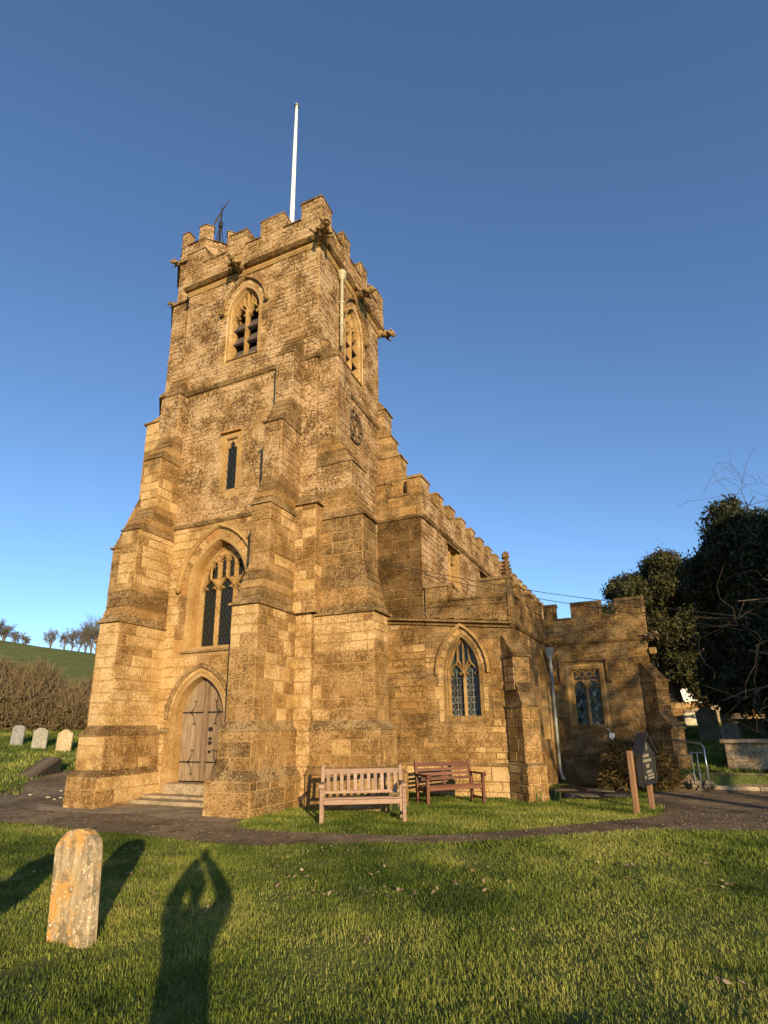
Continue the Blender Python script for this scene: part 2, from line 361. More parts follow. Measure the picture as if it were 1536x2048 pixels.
def ray_ground(px, py, t0=6, t1=140):
    r = ray(px, py); t = t0
    while t < t1:
        p = CAM + r * t
        if p.z < H(p.x, p.y): return p
        t += 0.05
    return CAM + r * t1

# asphalt path: near edge and far edge, matched point by point
NEAR = [(-22, 6.0), (-17, 6.4), (-13.5, 6.75), (-10.8, 7.04), (-8.7, 6.96), (-7.1, 6.99), (-5.3, 6.92), (-4.34, 7.26), (-3.43, 7.66), (-2.5, 7.99), (-1.58, 8.69), (-0.59, 9.45), (0.11, 9.95), (0.8, 10.1), (1.74, 10.43), (3.2, 11.0), (6.5, 12.2)]
FAR = [(-24, 11.5), tuple(ray_ground(0, 1591)[:2]), tuple(ray_ground(60, 1562)[:2]), tuple(ray_ground(165, 1545)[:2]), (-10.8, 10.8), (-7.2, 10.7), (-6.36, 8.29), (-5.35, 8.0), (-4.18, 8.19), (-3.03, 8.42), (-2.03, 9.11), (-1.36, 9.76), (-0.64, 10.51), (0.10, 11.5), (0.45, 13.0), (0.75, 17.2), (6.8, 17.3)]
def resample(p, n):
    p = np.array(p, float); out = []
    t = np.linspace(0, len(p) - 1, n)
    for a in t:
        i = min(int(a), len(p) - 2); f = a - i
        p0 = p[max(i - 1, 0)]; p1 = p[i]; p2 = p[i + 1]; p3 = p[min(i + 2, len(p) - 1)]
        out.append(0.5 * ((2 * p1) + (p2 - p0) * f + (2 * p0 - 5 * p1 + 4 * p2 - p3) * f * f + (3 * p1 - p0 - 3 * p2 + p3) * f ** 3))
    return np.array(out)
pn, pf = resample(NEAR, 150), resample(FAR, 150)
pn[:, 1] += 0.035 * np.sin(np.arange(150) * 1.7) + 0.02 * np.sin(np.arange(150) * 0.61)
t = np.linspace(0, 1, 26)[:, None, None]
G = pn[None] * (1 - t) + pf[None] * t
gz = Hn(G[..., 0], G[..., 1]) + 0.016
V = np.concatenate([G, gz[..., None]], -1); m, k = V.shape[:2]; idx = np.arange(m * k).reshape(m, k)
F = np.stack([idx[:-1, :-1], idx[:-1, 1:], idx[1:, 1:], idx[1:, :-1]], -1).reshape(-1, 4)
tag(quads_obj('path', V.reshape(-1, 3), [F], MAT['asphalt'], smooth=True), 'old brown-grey asphalt path curving round the church', 'path', kind='structure')
AP = [(-12.6, 9.0), (-11.6, 8.35), (-10.4, 8.2), (-9.2, 8.55), (-8.2, 8.35), (-7.4, 8.25), (-6.75, 8.3), (-6.6, 8.85), (-7.6, 9.0), (-7.7, 10.3), (-10.5, 10.3), (-10.6, 8.9), (-11.5, 8.85)]
apv = [Vector((x + 0.06 * math.sin(i * 5.1), y + 0.05 * math.cos(i * 3.3), H(x, y) + 0.024)) for i, (x, y) in enumerate(AP)]
apm = MB(); apm.add(apv, [tuple(t_) for t_ in tessellate_polygon([[Vector((v.x, v.y, 0)) for v in apv]])])
tag(apm.build('forecourt', MAT['concrete']), 'pale worn paving apron in front of the west door', 'paving', kind='structure')
PATH_POLY = np.concatenate([pn, pf[::-1]])
def in_poly(x, y, poly):
    r = np.zeros(len(x), bool); j = len(poly) - 1
    for i in range(len(poly)):
        xi, yi = poly[i]; xj, yj = poly[j]
        c = ((yi > y) != (yj > y)) & (x < (xj - xi) * (y - yi) / (yj - yi + 1e-12) + xi)
        r ^= c; j = i
    return r

# ================================================================== THE CHURCH
church = empty('church', (-8.7, 12.5, 0))
tag(church, 'golden ham-stone parish church with square battlemented west tower, nave, aisle and transept', 'church')
CHX = Matrix.Translation((8.7, -12.5, 0))
class Frame:
    def __init__(s, o, u, n): s.o = Vector(o); s.u = Vector(u).normalized(); s.n = Vector(n).normalized()
    def P(s, u, z, d=0.0): return s.o + s.u * u + Vector((0, 0, z)) + s.n * d
STONES = []     # (part, style, verts, faces, tint, size on screen)
PARTS = {}
class Part:
    """a part of the church: plain geometry plus its stones"""
    def __init__(s, name, mat='mortar', label=None): s.name = name; s.mb = MB(); s.mat = mat; s.label = label; s.stones = []; PARTS[id(s)] = s
def add_stone(part, style, fr, u0, u1, z0, z1, d=0.014, jit=0.006, base=0.0, bev=0.010):
    if u1 - u0 < 0.05 or z1 - z0 < 0.04: return
    j = lambda: rnd.uniform(-jit, jit)
    d = d * rnd.uniform(0.55, 1.5)
    a = [(u0 + j(), z0 + j()), (u1 + j(), z0 + j()), (u1 + j(), z1 + j()), (u0 + j(), z1 + j())]
    cu, cz = (u0 + u1) / 2, (z0 + z1) / 2
    b = [(u + (bev if u < cu else -bev), z + (bev if z < cz else -bev)) for u, z in a]
    vs = [fr.P(u, z, base - 0.01) for u, z in a] + [fr.P(u, z, base + d * rnd.uniform(0.8, 1.2)) for u, z in b]
    fs = [(4, 5, 6, 7), (0, 1, 5, 4), (1, 2, 6, 5), (2, 3, 7, 6), (3, 0, 4, 7)]
    c = fr.P(cu, cz); px, py, dep = project(c)
    facing = fr.n.dot((CAM - c).normalized())
    size = (u1 - u0) * (z1 - z0) * max(facing, 0) / (dep * dep) if dep > 0 and -50 < px < 1586 else 0
    part.stones.append((style, vs, fs, (rnd.random(), rnd.random(), rnd.random()), size))
def face(part, fr, u0, u1, z0, z1, ch=0.24, ln=0.5, style='ashlar', holes=(), jit=0.006, d=0.014, gap=0.016, zvar=0.2, stones=True, top=None, panel=False):
    """mortar plane with openings, and coursed stones on it.  holes: Opening objects.  top: optional fn(u)->z"""
    if stones != 'only':
        zt = (lambda u: z1) if top is None else top
        outer = [fr.P(u0, z0), fr.P(u1, z0), fr.P(u1, zt(u1)), fr.P(u0, zt(u0))]
        loops = [outer] + [[fr.P(u, z) for u, z in h.outline(0.0)] for h in holes]
        flat = [p for l in loops for p in l]
        part.mb.add(flat, [tuple(t) for t in tessellate_polygon(loops)])
    if not stones: return
    if style in ('rubble',) or panel:
        zz = z0
        while zz < z1 - 1e-4:
            hb_ = rnd.uniform(0.55, 1.0); ze = z1 if z1 - zz - hb_ < 0.35 else zz + hb_
            uu = u0
            while uu < u1 - 1e-4:
                wb = rnd.uniform(0.7, 1.5); ue = u1 if u1 - uu - wb < 0.4 else uu + wb
                courses(part, fr, uu, ue, zz, ze, ch * rnd.uniform(0.7, 1.15), ln * rnd.uniform(0.75, 1.1), style, holes, jit, d, gap, 0.35, top)
                uu = ue
            zz = ze
        return
    courses(part, fr, u0, u1, z0, z1, ch, ln, style, holes, jit, d, gap, zvar, top)
def courses(part, fr, u0, u1, z0, z1, ch, ln, style, holes, jit, d, gap, zvar, top):
    z = z0
    while z < z1 - 0.03:
        h = ch * rnd.uniform(1 - zvar, 1 + zvar); h = min(h, z1 - z)
        if z1 - (z + h) < ch * 0.45: h = z1 - z
        segs = [(u0, u1)]
        for o in holes:
            iv = o.span(z, z + h)
            if iv: segs = [q for a, b in segs for q in ((a, min(b, iv[0])), (max(a, iv[1]), b)) if q[1] - q[0] > 0.05]
        for a, b in segs:
            u = a
            L = ln * rnd.uniform(0.35, 1.0)
            while u < b - 1e-4:
                e = min(u + L, b)
                if b - e < ln * 0.3: e = b
                zz1 = z + h
                if top is not None:
                    lim = min(top(u), top(e))
                    if z + 0.05 > lim: u = e; continue
                    zz1 = min(zz1, lim)
                pw_ = fr.P((u + e) / 2, z); rg_ = 0.5 + 0.5 * math.sin(pw_.x * 1.3 + pw_.z * 0.9 + 2.0 * math.sin(pw_.y * 0.7 + pw_.z * 0.5)) + rnd.gauss(0, 0.09)
                if style == 'mixed': st = 'aged' if rg_ < 0.12 else 'pale' if rg_ > 1.02 else 'ashlar'
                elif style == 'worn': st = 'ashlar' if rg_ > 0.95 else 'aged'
                elif style == 'sunny': st = 'ashlar' if rg_ < 0.30 else 'pale'  # mainly pale stone, some plain ashlar
                else: st = style
                add_stone(part, st, fr, u + gap / 2, e - gap / 2, z + gap / 2, zz1 - gap / 2, d, jit)
                u = e; L = ln * rnd.uniform(0.55, 1.45)
        z += h

class Arch:
    """pointed opening; outline(o) is offset outwards by o, all outlines have the same number of points"""
    def __init__(s, uc, hw, zb, zs, rise, margin=0.16, n=9):
        s.uc, s.hw, s.zb, s.zs, s.n, s.margin = uc, hw, zb, zs, n, margin
        s.r = (rise * rise + hw * hw) / (2 * hw); s.k = s.r - hw
    def arc(s, o):
        r = s.r + o; a1 = math.acos(max(-1, min(1, s.k / r))); pts = []
        for i in range(s.n + 1):
            a = a1 * i / s.n; pts.append((s.uc + s.k - r * math.cos(a), s.zs + r * math.sin(a)))
        return pts + [(2 * s.uc - u, z) for u, z in pts[-2::-1]]
    def outline(s, o=0.0, zb=None):
        a = s.arc(o); b = s.zb if zb is None else zb
        return [(a[0][0], b)] + a + [(a[-1][0], b)]
    def apex(s, o=0): r = s.r + o; return s.zs + math.sqrt(max(0, r * r - s.k * s.k))
    def half(s, z, o=0):
        if z <= s.zs: return s.hw + o
        r = s.r + o; q = r * r - (z - s.zs) ** 2
        return max(0, math.sqrt(q) - s.k) if q > 0 else 0
    def span(s, z0, z1):
        if z1 < s.zb - 0.12 or z0 > s.apex(s.margin): return None
        h = s.half(max(z0, s.zs), s.margin) if z0 > s.zs else s.hw + s.margin
        return (s.uc - h, s.uc + h) if h > 0 else None
class Rect:
    def __init__(s, u0, u1, z0, z1, margin=0.14): s.u0, s.u1, s.z0, s.z1, s.margin = u0, u1, z0, z1, margin; s.uc = (u0 + u1) / 2; s.zb = z0
    def outline(s, o=0.0, zb=None):
        b = s.z0 if zb is None else zb
        return [(s.u0 - o, b), (s.u0 - o, s.z1 + o), (s.uc, s.z1 + o), (s.u1 + o, s.z1 + o), (s.u1 + o, b)]
    def half(s, z, o=0): return (s.u1 - s.u0) / 2 + o if z < s.z1 + o else 0
    def span(s, z0, z1):
        if z1 < s.z0 - 0.1 or z0 > s.z1 + s.margin: return None
        return (s.u0 - s.margin, s.u1 + s.margin)
def sweep(mb, fr, op, profile, zb=None, open_fn=None):
    """loft a (offset, depth) profile round an opening"""
    rows = []
    for o, d in profile: rows.append([fr.P(u, z, d) for u, z in (open_fn(o) if open_fn else op.outline(o, zb))])
    return mb.loft(rows, closed=False)
def ring_blocks(part_obj_list, fr, op, o0, o1, d, zb, n_jamb_h=0.32, style='dressed'):
    pass
def bar(mb, fr, pts, w, d0, t):
    """chamfered stone bar along (u,z) points; front at depth d0, thickness t"""
    pts = [Vector((p[0], p[1])) for p in pts]; rings = []
    for i, p in enumerate(pts):
        a = pts[max(i - 1, 0)]; b = pts[min(i + 1, len(pts) - 1)]; q = (b - a).normalized(); nn = Vector((-q.y, q.x))
        sec = [(-w / 2, -t), (-w / 2, -t * 0.55), (-w * 0.16, 0), (w * 0.16, 0), (w / 2, -t * 0.55), (w / 2, -t)]
        rings.append([fr.P(p.x + nn.x * s, p.y + nn.y * s, d0 + e) for s, e in sec])
    return mb.loft(rings, True, True)
def light_head(mb, fr, u0, u1, zs, d0, w=0.05, t=0.1, rise=None, cusps=True):
    """pointed cusped head of one window light"""
    hw = (u1 - u0) / 2; uc = (u0 + u1) / 2; a = Arch(uc, hw, zs, zs, rise or hw * 1.35, n=5)
    bar(mb, fr, a.arc(0), w, d0, t)
    if cusps:
        for sgn in (-1, 1):
            z = zs + 0.35 * (rise or hw * 1.35); h = a.half(z)
            bar(mb, fr, [(uc + sgn * h, z + 0.10 * hw), (uc + sgn * h * 0.60, z - 0.04 * hw), (uc + sgn * h * 0.45, z - 0.22 * hw)], w * 0.7, d0 - 0.02, t * 0.7)
            bar(mb, fr, [(uc + sgn * h, z - 0.45 * hw), (uc + sgn * h * 0.68, z - 0.22 * hw), (uc + sgn * h * 0.45, z - 0.22 * hw)], w * 0.6, d0 - 0.02, t * 0.7)
    return a

def cobj(mb, name, mat, parent, smooth=False, label=None):
    """child of the church (or of a part of it): vertices are given in world axes"""
    o = mb.build(name, MAT[mat] if isinstance(mat, str) else mat, parent, smooth, CHX)
    if label: o['label'] = label
    return o

def lattice(win, fr, u0, u1, z0, z1, depth, pw, ph, inside=None, glass='glass', came=0.011, tilt=2.2, skip_edge=False):
    """diamond leaded light: every pane a piece of its own, lead cames between"""
    lead = MB(); uc = (u0 + u1) / 2
    def clip(poly):
        for ax, lim, sg in ((0, u0, 1), (0, u1, -1), (1, z0, 1), (1, z1, -1)):
            out = []
            for i in range(len(poly)):
                a, b = poly[i], poly[(i + 1) % len(poly)]
                da, db = sg * (a[ax] - lim), sg * (b[ax] - lim)
                if da >= 0: out.append(a)
                if (da >= 0) != (db >= 0):
                    f = da / (da - db); out.append((a[0] + (b[0] - a[0]) * f, a[1] + (b[1] - a[1]) * f))
            poly = out
            if not poly: return []
        return poly
    ni = int((u1 - u0) / pw) + 3; nj = int((z1 - z0) / ph) + 3
    panes = []
    for j in range(-1, nj * 2):
        for i in range(-1, ni):
            cu = u0 + (i + (0.5 if j % 2 else 0.0)) * pw; cz = z0 + j * ph / 2
            poly = clip([(cu - pw / 2, cz), (cu, cz - ph / 2), (cu + pw / 2, cz), (cu, cz + ph / 2)])
            if len(poly) < 3: continue
            mu = sum(p[0] for p in poly) / len(poly); mz = sum(p[1] for p in poly) / len(poly)
            ar = abs(sum(poly[k][0] * poly[(k + 1) % len(poly)][1] - poly[(k + 1) % len(poly)][0] * poly[k][1] for k in range(len(poly)))) / 2
            if ar < pw * ph * 0.06: continue
            if inside and not inside(mu, mz): continue
            panes.append((poly, mu, mz))
    for poly, mu, mz in panes:
        tu, tz = math.tan(R(rnd.gauss(0, tilt))), math.tan(R(rnd.gauss(0, tilt)))
        q = [(mu + (u - mu) * 0.965, mz + (z - mz) * 0.965) for u, z in poly]
        m = MB(); vs = [fr.P(u, z, depth + (u - mu) * tu + (z - mz) * tz) for u, z in q]; vb = [fr.P(u, z, depth - 0.006 + (u - mu) * tu + (z - mz) * tz) for u, z in q]
        n = len(q); m.add(vs + vb, [tuple(range(n))] + [(k, n + k, n + (k + 1) % n, (k + 1) % n) for k in range(n)])
        cobj(m, 'pane', glass if not (glass == 'glass_green' and rnd.random() < 0.35) else 'glass', win)
        for k in range(n):
            a, b = poly[k], poly[(k + 1) % n]
            dd = Vector((b[0] - a[0], b[1] - a[1]))
            if dd.length < 0.02: continue
            nn = Vector((-dd.y, dd.x)).normalized() * came / 2
            lead.hexa([fr.P(a[0] - nn.x, a[1] - nn.y, depth), fr.P(b[0] - nn.x, b[1] - nn.y, depth), fr.P(b[0] + nn.x, b[1] + nn.y, depth), fr.P(a[0] + nn.x, a[1] + nn.y, depth)] +
                      [fr.P(a[0] - nn.x, a[1] - nn.y, depth + 0.012), fr.P(b[0] - nn.x, b[1] - nn.y, depth + 0.012), fr.P(b[0] + nn.x, b[1] + nn.y, depth + 0.012), fr.P(a[0] + nn.x, a[1] + nn.y, depth + 0.012)])
    cobj(lead, 'lead_came', 'lead', win)
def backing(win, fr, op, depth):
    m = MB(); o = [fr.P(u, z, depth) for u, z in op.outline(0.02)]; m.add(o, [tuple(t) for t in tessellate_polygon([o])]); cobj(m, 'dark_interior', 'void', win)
def hood(win, fr, op, o0, o1, d, drop=0.0, stops=True, mat='dressed', name='hood_mould'):
    m = MB(); prof = [(o0, 0.0), (o0, d * 0.5), (o0 + (o1 - o0) * 0.35, d), (o1, d * 0.85), (o1 + 0.012, 0.0)]
    sweep(m, fr, op, prof, open_fn=lambda o: [(op.arc(o)[0][0], op.zs - drop)] + op.arc(o) + [(op.arc(o)[-1][0], op.zs - drop)])
    hm = cobj(m, name, mat, win)
    if stops:
        for sg in (-1, 1):
            s = MB(); uc = op.uc + sg * (op.hw + (o0 + o1) / 2); zc = op.zs - drop - 0.05
            rings = []
            for k, (rr, dd) in enumerate(((0.055, 0.0), (0.075, 0.05), (0.07, 0.10), (0.04, 0.14), (0.012, 0.155))):
                rings.append([fr.P(uc + rr * math.cos(a) * (1.0 if k % 2 else 0.95), zc + rr * 1.25 * math.sin(a), dd) for a in np.linspace(0, 2 * math.pi, 9)[:-1]])
            s.loft(rings); cobj(s, 'label_stop', mat, win, True)
    return hm
def voussoirs(win, fr, op, o0, o1, d, zb, name='voussoir', mats=('dressed', 'pale', 'orange'), n_arc=6, jamb_h=0.34):
    """dressed stones round an opening, each its own piece"""
    def block(pts_in, pts_out):
        q = pts_in + pts_out[::-1]; c = Vector((sum(p[0] for p in q) / len(q), sum(p[1] for p in q) / len(q)))
        dd = d * rnd.uniform(0.8, 1.25)
        sh = [(c.x + (p[0] - c.x) * (1 - 0.012 / max(0.05, abs(p[0] - c.x) + 0.05)), c.y + (p[1] - c.y) * (1 - 0.012 / max(0.05, abs(p[1] - c.y) + 0.05))) for p in q]
        m = MB(); n = len(q); vs = [fr.P(u, z, -0.02) for u, z in q] + [fr.P(u, z, dd) for u, z in sh]
        m.add(vs, [tuple(range(n, 2 * n))] + [(k, (k + 1) % n, n + (k + 1) % n, n + k) for k in range(n)])
        cobj(m, name, rnd.choice(mats), win)
    for sg in (-1, 1):
        z = zb
        while z < op.zs - 0.02:
            h = min(jamb_h * rnd.uniform(0.8, 1.25), op.zs - z)
            if op.zs - z - h < 0.12: h = op.zs - z
            ex = rnd.choice((0.0, 0.10)); a, b = op.uc + sg * (op.hw + o0), op.uc + sg * (op.hw + o1 + ex)
            block([(a, z + 0.005), (a, z + h - 0.005)], [(b, z + 0.005), (b, z + h - 0.005)]); z += h
        r0, r1 = op.r + o0, op.r + o1; a1 = math.acos(max(-1, min(1, op.k / r0)))
        for i in range(n_arc):
            aa = [a1 * (i + 0.03 + f * 0.94) / n_arc for f in (0, 0.5, 1)]
            pin = [(op.uc + sg * -(op.k - r0 * math.cos(a)), op.zs + r0 * math.sin(a)) for a in aa]
            pout = [(op.uc + sg * -(op.k - r1 * math.cos(a)), op.zs + r1 * math.sin(a)) for a in aa]
            block(pin, pout)

TW, TS, TN, TE = 10.52, -6.36, -11.0, 14.45       # tower west (y), south (x), north (x), east (y) planes
FW = Frame((0, TW, 0), (1, 0, 0), (0, -1, 0))     # u = x
FS = Frame((TS, 0, 0), (0, 1, 0), (1, 0, 0))      # u = y
GZ0 = -0.45

# ---------------------------------------------------------------- openings of the tower
A_WIN = Arch(-9.14, 0.87, 3.60, 5.15, 1.22, 0.34)
A_DOOR = Arch(-9.44, 0.74, 0.40, 1.88, 1.00, 0.30)
A_SLIT = Rect(-9.15, -8.79, 7.74, 9.24, 0.16)
A_BELW = Arch(-8.82, 0.50, 11.80, 13.34, 0.80, 0.26)
A_BELS = Arch(12.62, 0.50, 11.80, 13.34, 0.80, 0.26)

tower = Part('tower_wall', 'mortar')
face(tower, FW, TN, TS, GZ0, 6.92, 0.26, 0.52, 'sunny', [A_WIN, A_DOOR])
face(tower, FW, TN, TS, 6.92, 11.05, 0.165, 0.28, 'rubble', [A_SLIT], jit=0.012, d=0.013, gap=0.010)
face(tower, FW, TN, TS, 11.05, 14.72, 0.165, 0.28, 'rubble', [A_BELW], jit=0.012, d=0.014, gap=0.010)
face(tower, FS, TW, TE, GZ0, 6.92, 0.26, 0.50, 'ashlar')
face(tower, FS, TW, TE, 6.92, 11.05, 0.165, 0.28, 'rubble', jit=0.012, d=0.013, gap=0.010)
face(tower, FS, TW, TE, 11.05, 14.72, 0.165, 0.28, 'rubble', [A_BELS], jit=0.012, d=0.014, gap=0.010)
tower.mb.add([(TN, TW, GZ0), (TN, TE, GZ0), (TN, TE, 14.72), (TN, TW, 14.72)], [(0, 1, 2, 3)])
tower.mb.add([(TN, TE, GZ0), (TS, TE, GZ0), (TS, TE, 14.72), (TN, TE, 14.72)], [(0, 1, 2, 3)])

# corner pier between the two south-west buttresses
pier = Part('corner_pier')
PF = Frame((0, 10.38, 0), (1, 0, 0), (0, -1, 0)); PS = Frame((-6.22, 0, 0), (0, 1, 0), (1, 0, 0))
face(pier, PF, -6.80, -6.22, 4.15, 6.78, 0.27, 0.5, 'mixed'); face(pier, PS, 10.38, 10.70, 4.15, 6.78, 0.27, 0.4, 'mixed')
lp = MB(); lp.hexa([(-6.80, 10.30, 6.78), (-6.13, 10.30, 6.78), (-6.13, 10.72, 6.78), (-6.80, 10.72, 6.78), (-6.80, 10.33, 6.85), (-6.16, 10.33, 6.85), (-6.16, 10.72, 6.85), (-6.80, 10.72, 6.85)])
lp.hexa([(-6.80, 10.36, 6.85), (-6.20, 10.36, 6.85), (-6.20, 10.72, 6.85), (-6.80, 10.72, 6.85), (-6.80, 10.50, 7.08), (-6.34, 10.50, 7.08), (-6.34, 10.72, 7.08), (-6.80, 10.72, 7.08)])
LEDGES = [('pier_cap', lp)]

def moulding(fr, u0, u1, z, h=0.14, d=0.10, name='string_course', mat='ledge', rough=0.008, ret=None):
    """weathered string course along a wall, made in lengths with uneven edges"""
    m = MB(); u = u0
    while u < u1 - 0.01:
        e = min(u1, u + rnd.uniform(0.5, 0.95))
        if u1 - e < 0.25: e = u1
        jz, jd = rnd.uniform(-rough, rough), rnd.uniform(-rough, rough)
        sec = [(-0.02, z - h * 0.55), (d * 0.45 + jd, z - h * 0.5 + jz), (d + jd, z - h * 0.1 + jz), (d + jd, z + h * 0.08 + jz), (-0.02, z + h * 0.6)]
        rings = [[fr.P(q, zz, dd) for dd, zz in sec] for q in (u + 0.003, e - 0.003)]
        LEDGES.append((name, MB().loft(rings), mat)); u = e

# ---------------------------------------------------------------- buttresses
def buttress(name, fr, stages, slopes, top=None, style=('sunny', 'sunny', 'sunny'), ch=0.27, sides=(True, True), label=None):
    """fr: u across, n outwards.  stages: (z0, z1, projection, u0, u1); slopes: lip flags"""
    p = Part(name, 'mortar', label); led = []
    for i, (z0, z1, pr, u0, u1) in enumerate(stages):
        st = style[min(i, len(style) - 1)]
        f2 = Frame(fr.P(0, 0, pr), fr.u, fr.n)
        jj = 0.006 if st != 'rubble' else 0.014
        if i == 2 and st == 'mixed':
            zc = z1 - 0.62; face(p, f2, u0, u1, z0, zc, ch, 0.42, st, jit=jj); face(p, f2, u0, u1, zc, z1, 0.2, 0.34, 'sunny', jit=jj)  # cleaner, paler stone sheltered just below the ledge
        else: face(p, f2, u0, u1, z0, z1, ch, 0.42, st, jit=jj)
        back = 0.0
        left = Frame(fr.P(u0, 0, 0), -fr.n, -fr.u); right = Frame(fr.P(u1, 0, 0), fr.n, fr.u)
        if i == 2 and st == 'mixed': face(p, left, -pr, -back, z0, z1 - 0.85, ch, 0.46, st, jit=jj); face(p, left, -pr, -back, z1 - 0.85, z1, 0.2, 0.34, 'sunny', jit=jj)
        elif sides[0]: face(p, left, -pr, -back, z0, z1, ch, 0.46, st, jit=jj)
        else: p.mb.add([left.P(-pr, z0), left.P(0, z0), left.P(0, z1), left.P(-pr, z1)], [(0, 1, 2, 3)])
        sty = 'sunny' if st == 'sunny' and i != 1 else 'mixed' if st in ('sunny', 'mixed') else st
        if sides[1]: face(p, right, back, pr, z0, z1, ch, 0.46, sty, jit=jj)
        # weathering up to the next stage
        if i + 1 < len(stages): zn, pn_, un0, un1 = stages[i + 1][0], stages[i + 1][2], stages[i + 1][3], stages[i + 1][4]
        elif top: zn, pn_, un0, un1 = top, 0.0, u0, u1
        else: continue
        lip = slopes[min(i, len(slopes) - 1)]
        q0, q1, q2, q3 = fr.P(u0, z1, pr), fr.P(u1, z1, pr), fr.P(un1, zn, pn_), fr.P(un0, zn, pn_)
        p.mb.add([q0, q1, q2, q3], [(0, 1, 2, 3)])
        nsl = max(1, int(round((zn - z1) / 0.2)))
        for k in range(nsl):
            fa, fb = k / nsl, (k + 1) / nsl
            da, db = pr + (pn_ - pr) * fa, pr + (pn_ - pr) * fb; za, zb = z1 + (zn - z1) * fa, z1 + (zn - z1) * fb
            ua0, ua1 = u0 + (un0 - u0) * fa, u1 + (un1 - u1) * fa; ub0, ub1 = u0 + (un0 - u0) * fb, u1 + (un1 - u1) * fb
            ov = (lip if k == 0 else 0.018) + rnd.uniform(-0.006, 0.006)
            su = ov * 0.7 if k == 0 else 0.006
            th = 0.05 if k == 0 and lip > 0.03 else 0.03
            sl = MB(); led.append((sl, k == 0))
            sl.hexa([fr.P(ua0 - su, za, -0.02), fr.P(ua1 + su, za, -0.02), fr.P(ua1 + su, za, da + ov), fr.P(ua0 - su, za, da + ov),
                      fr.P(ua0 - su, za + th, -0.02), fr.P(ua1 + su, za + th, -0.02), fr.P(ua1 + su, za + th, da + ov), fr.P(ua0 - su, za + th, da + ov)])
            sl.hexa([fr.P(ua0, za + th - 0.001, -0.02), fr.P(ua1, za + th - 0.001, -0.02), fr.P(ua1, za + th, da + ov * 0.6), fr.P(ua0, za + th, da + ov * 0.6),
                      fr.P(ub0, zb, -0.02), fr.P(ub1, zb, -0.02), fr.P(ub1, zb, max(db, 0.0)), fr.P(ub0, zb, max(db, 0.0))])
    p.ledge = led
    return p
FWb = FW
B1 = buttress('buttress', FWb, [(GZ0, 0.64, 1.73, -7.63, -6.56), (0.84, 1.56, 1.59, -7.48, -6.68), (1.76, 4.14, 1.45, -7.44, -6.78), (5.12, 6.52, 1.17, -7.28, -6.78), (7.30, 8.78, 0.86, -7.28, -6.78), (9.57, 10.95, 0.47, -7.29, -6.78)],
              [0.0, 0.03, 0.075, 0.045, 0.045, 0.03], 11.85, ('mixed', 'mixed', 'mixed', 'mixed', 'rubble', 'rubble'), label='weathered west buttress on the right of the door')
B3 = buttress('buttress', FWb, [(GZ0, 0.64, 1.73, -11.47, -10.55), (0.78, 1.50, 1.59, -11.42, -10.62), (1.72, 4.10, 1.45, -11.36, -10.73), (5.12, 6.52, 1.17, -11.30, -10.73), (7.30, 8.72, 0.72, -11.30, -10.73), (9.60, 10.95, 0.26, -11.30, -10.73)],
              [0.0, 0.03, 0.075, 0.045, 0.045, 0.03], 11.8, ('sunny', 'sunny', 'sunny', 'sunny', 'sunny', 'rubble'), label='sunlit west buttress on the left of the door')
FSb = FS
B2 = buttress('buttress', FSb, [(GZ0, 0.64, 1.86, 10.40, 11.55), (0.84, 1.56, 1.66, 10.52, 11.45), (1.76, 4.08, 1.51, 10.62, 11.38), (5.28, 6.42, 1.24, 10.64, 11.38), (7.15, 7.85, 0.95, 10.64, 11.38), (8.6, 10.95, 0.54, 10.64, 11.36)],
              [0.0, 0.035, 0.10, 0.06, 0.04, 0.03], 11.75, ('mixed', 'mixed', 'mixed', 'worn', 'rubble', 'rubble'), label='broad south buttress beside the benches')
FNb = Frame((TN, 0, 0), (0, -1, 0), (-1, 0, 0))
B4 = buttress('buttress', FNb, [(GZ0, 4.1, 2.75, -11.75, -10.95), (4.6, 6.85, 2.55, -11.75, -10.95), (8.3, 10.8, 1.72, -11.75, -10.95)],
              [0.06, 0.08, 0.08], 11.5, ('sunny',), label='north buttress on the far left edge of the tower')
FB5 = Frame((TS, 0, 0), (0, 1, 0), (1, 0, 0))
B5 = buttress('buttress', FB5, [(7.9, 9.0, 0.95, 14.42, 15.0), (9.30, 9.85, 0.72, 14.42, 15.0), (10.35, 10.6, 0.42, 14.42, 15.0), (11.02, 11.62, 0.22, 14.42, 15.0)],
              [0.04, 0.05, 0.05, 0.05], 12.0, ('ashlar', 'ashlar', 'ashlar', 'rubble'), label='stepped south-east buttress above the nave')
BUTTS = [B1, B3, B2, B4, B5]

# plinth mouldings and string courses that run round tower and buttresses
for z, d, h in ((1.60, 0.07, 0.16),):
    moulding(FW, -10.62, -10.32, z, h, d); moulding(FW, -8.5, -7.48, z, h, d)
moulding(FW, -10.73, -7.28, 6.92, 0.16, 0.11); moulding(FW, -10.73, -7.29, 11.05, 0.17, 0.13)
moulding(Frame((-6.78, 0, 0), (0, 1, 0), (1, 0, 0)), 10.06, 10.52, 10.98, 0.15, 0.07)
moulding(FW, -6.78, TS + 0.07, 11.05, 0.15, 0.10); moulding(FS, TW - 0.07, 10.64, 11.05, 0.15, 0.10)
moulding(Frame((0, 10.64, 0), (1, 0, 0), (0, -1, 0)), TS, -5.80, 10.98, 0.15, 0.07)
moulding(FS, 11.38, TE, 10.98, 0.16, 0.10)
moulding(Frame((-10.73, 0, 0), (0, 1, 0), (1, 0, 0)), 10.24, 10.52, 11.05, 0.15, 0.07)

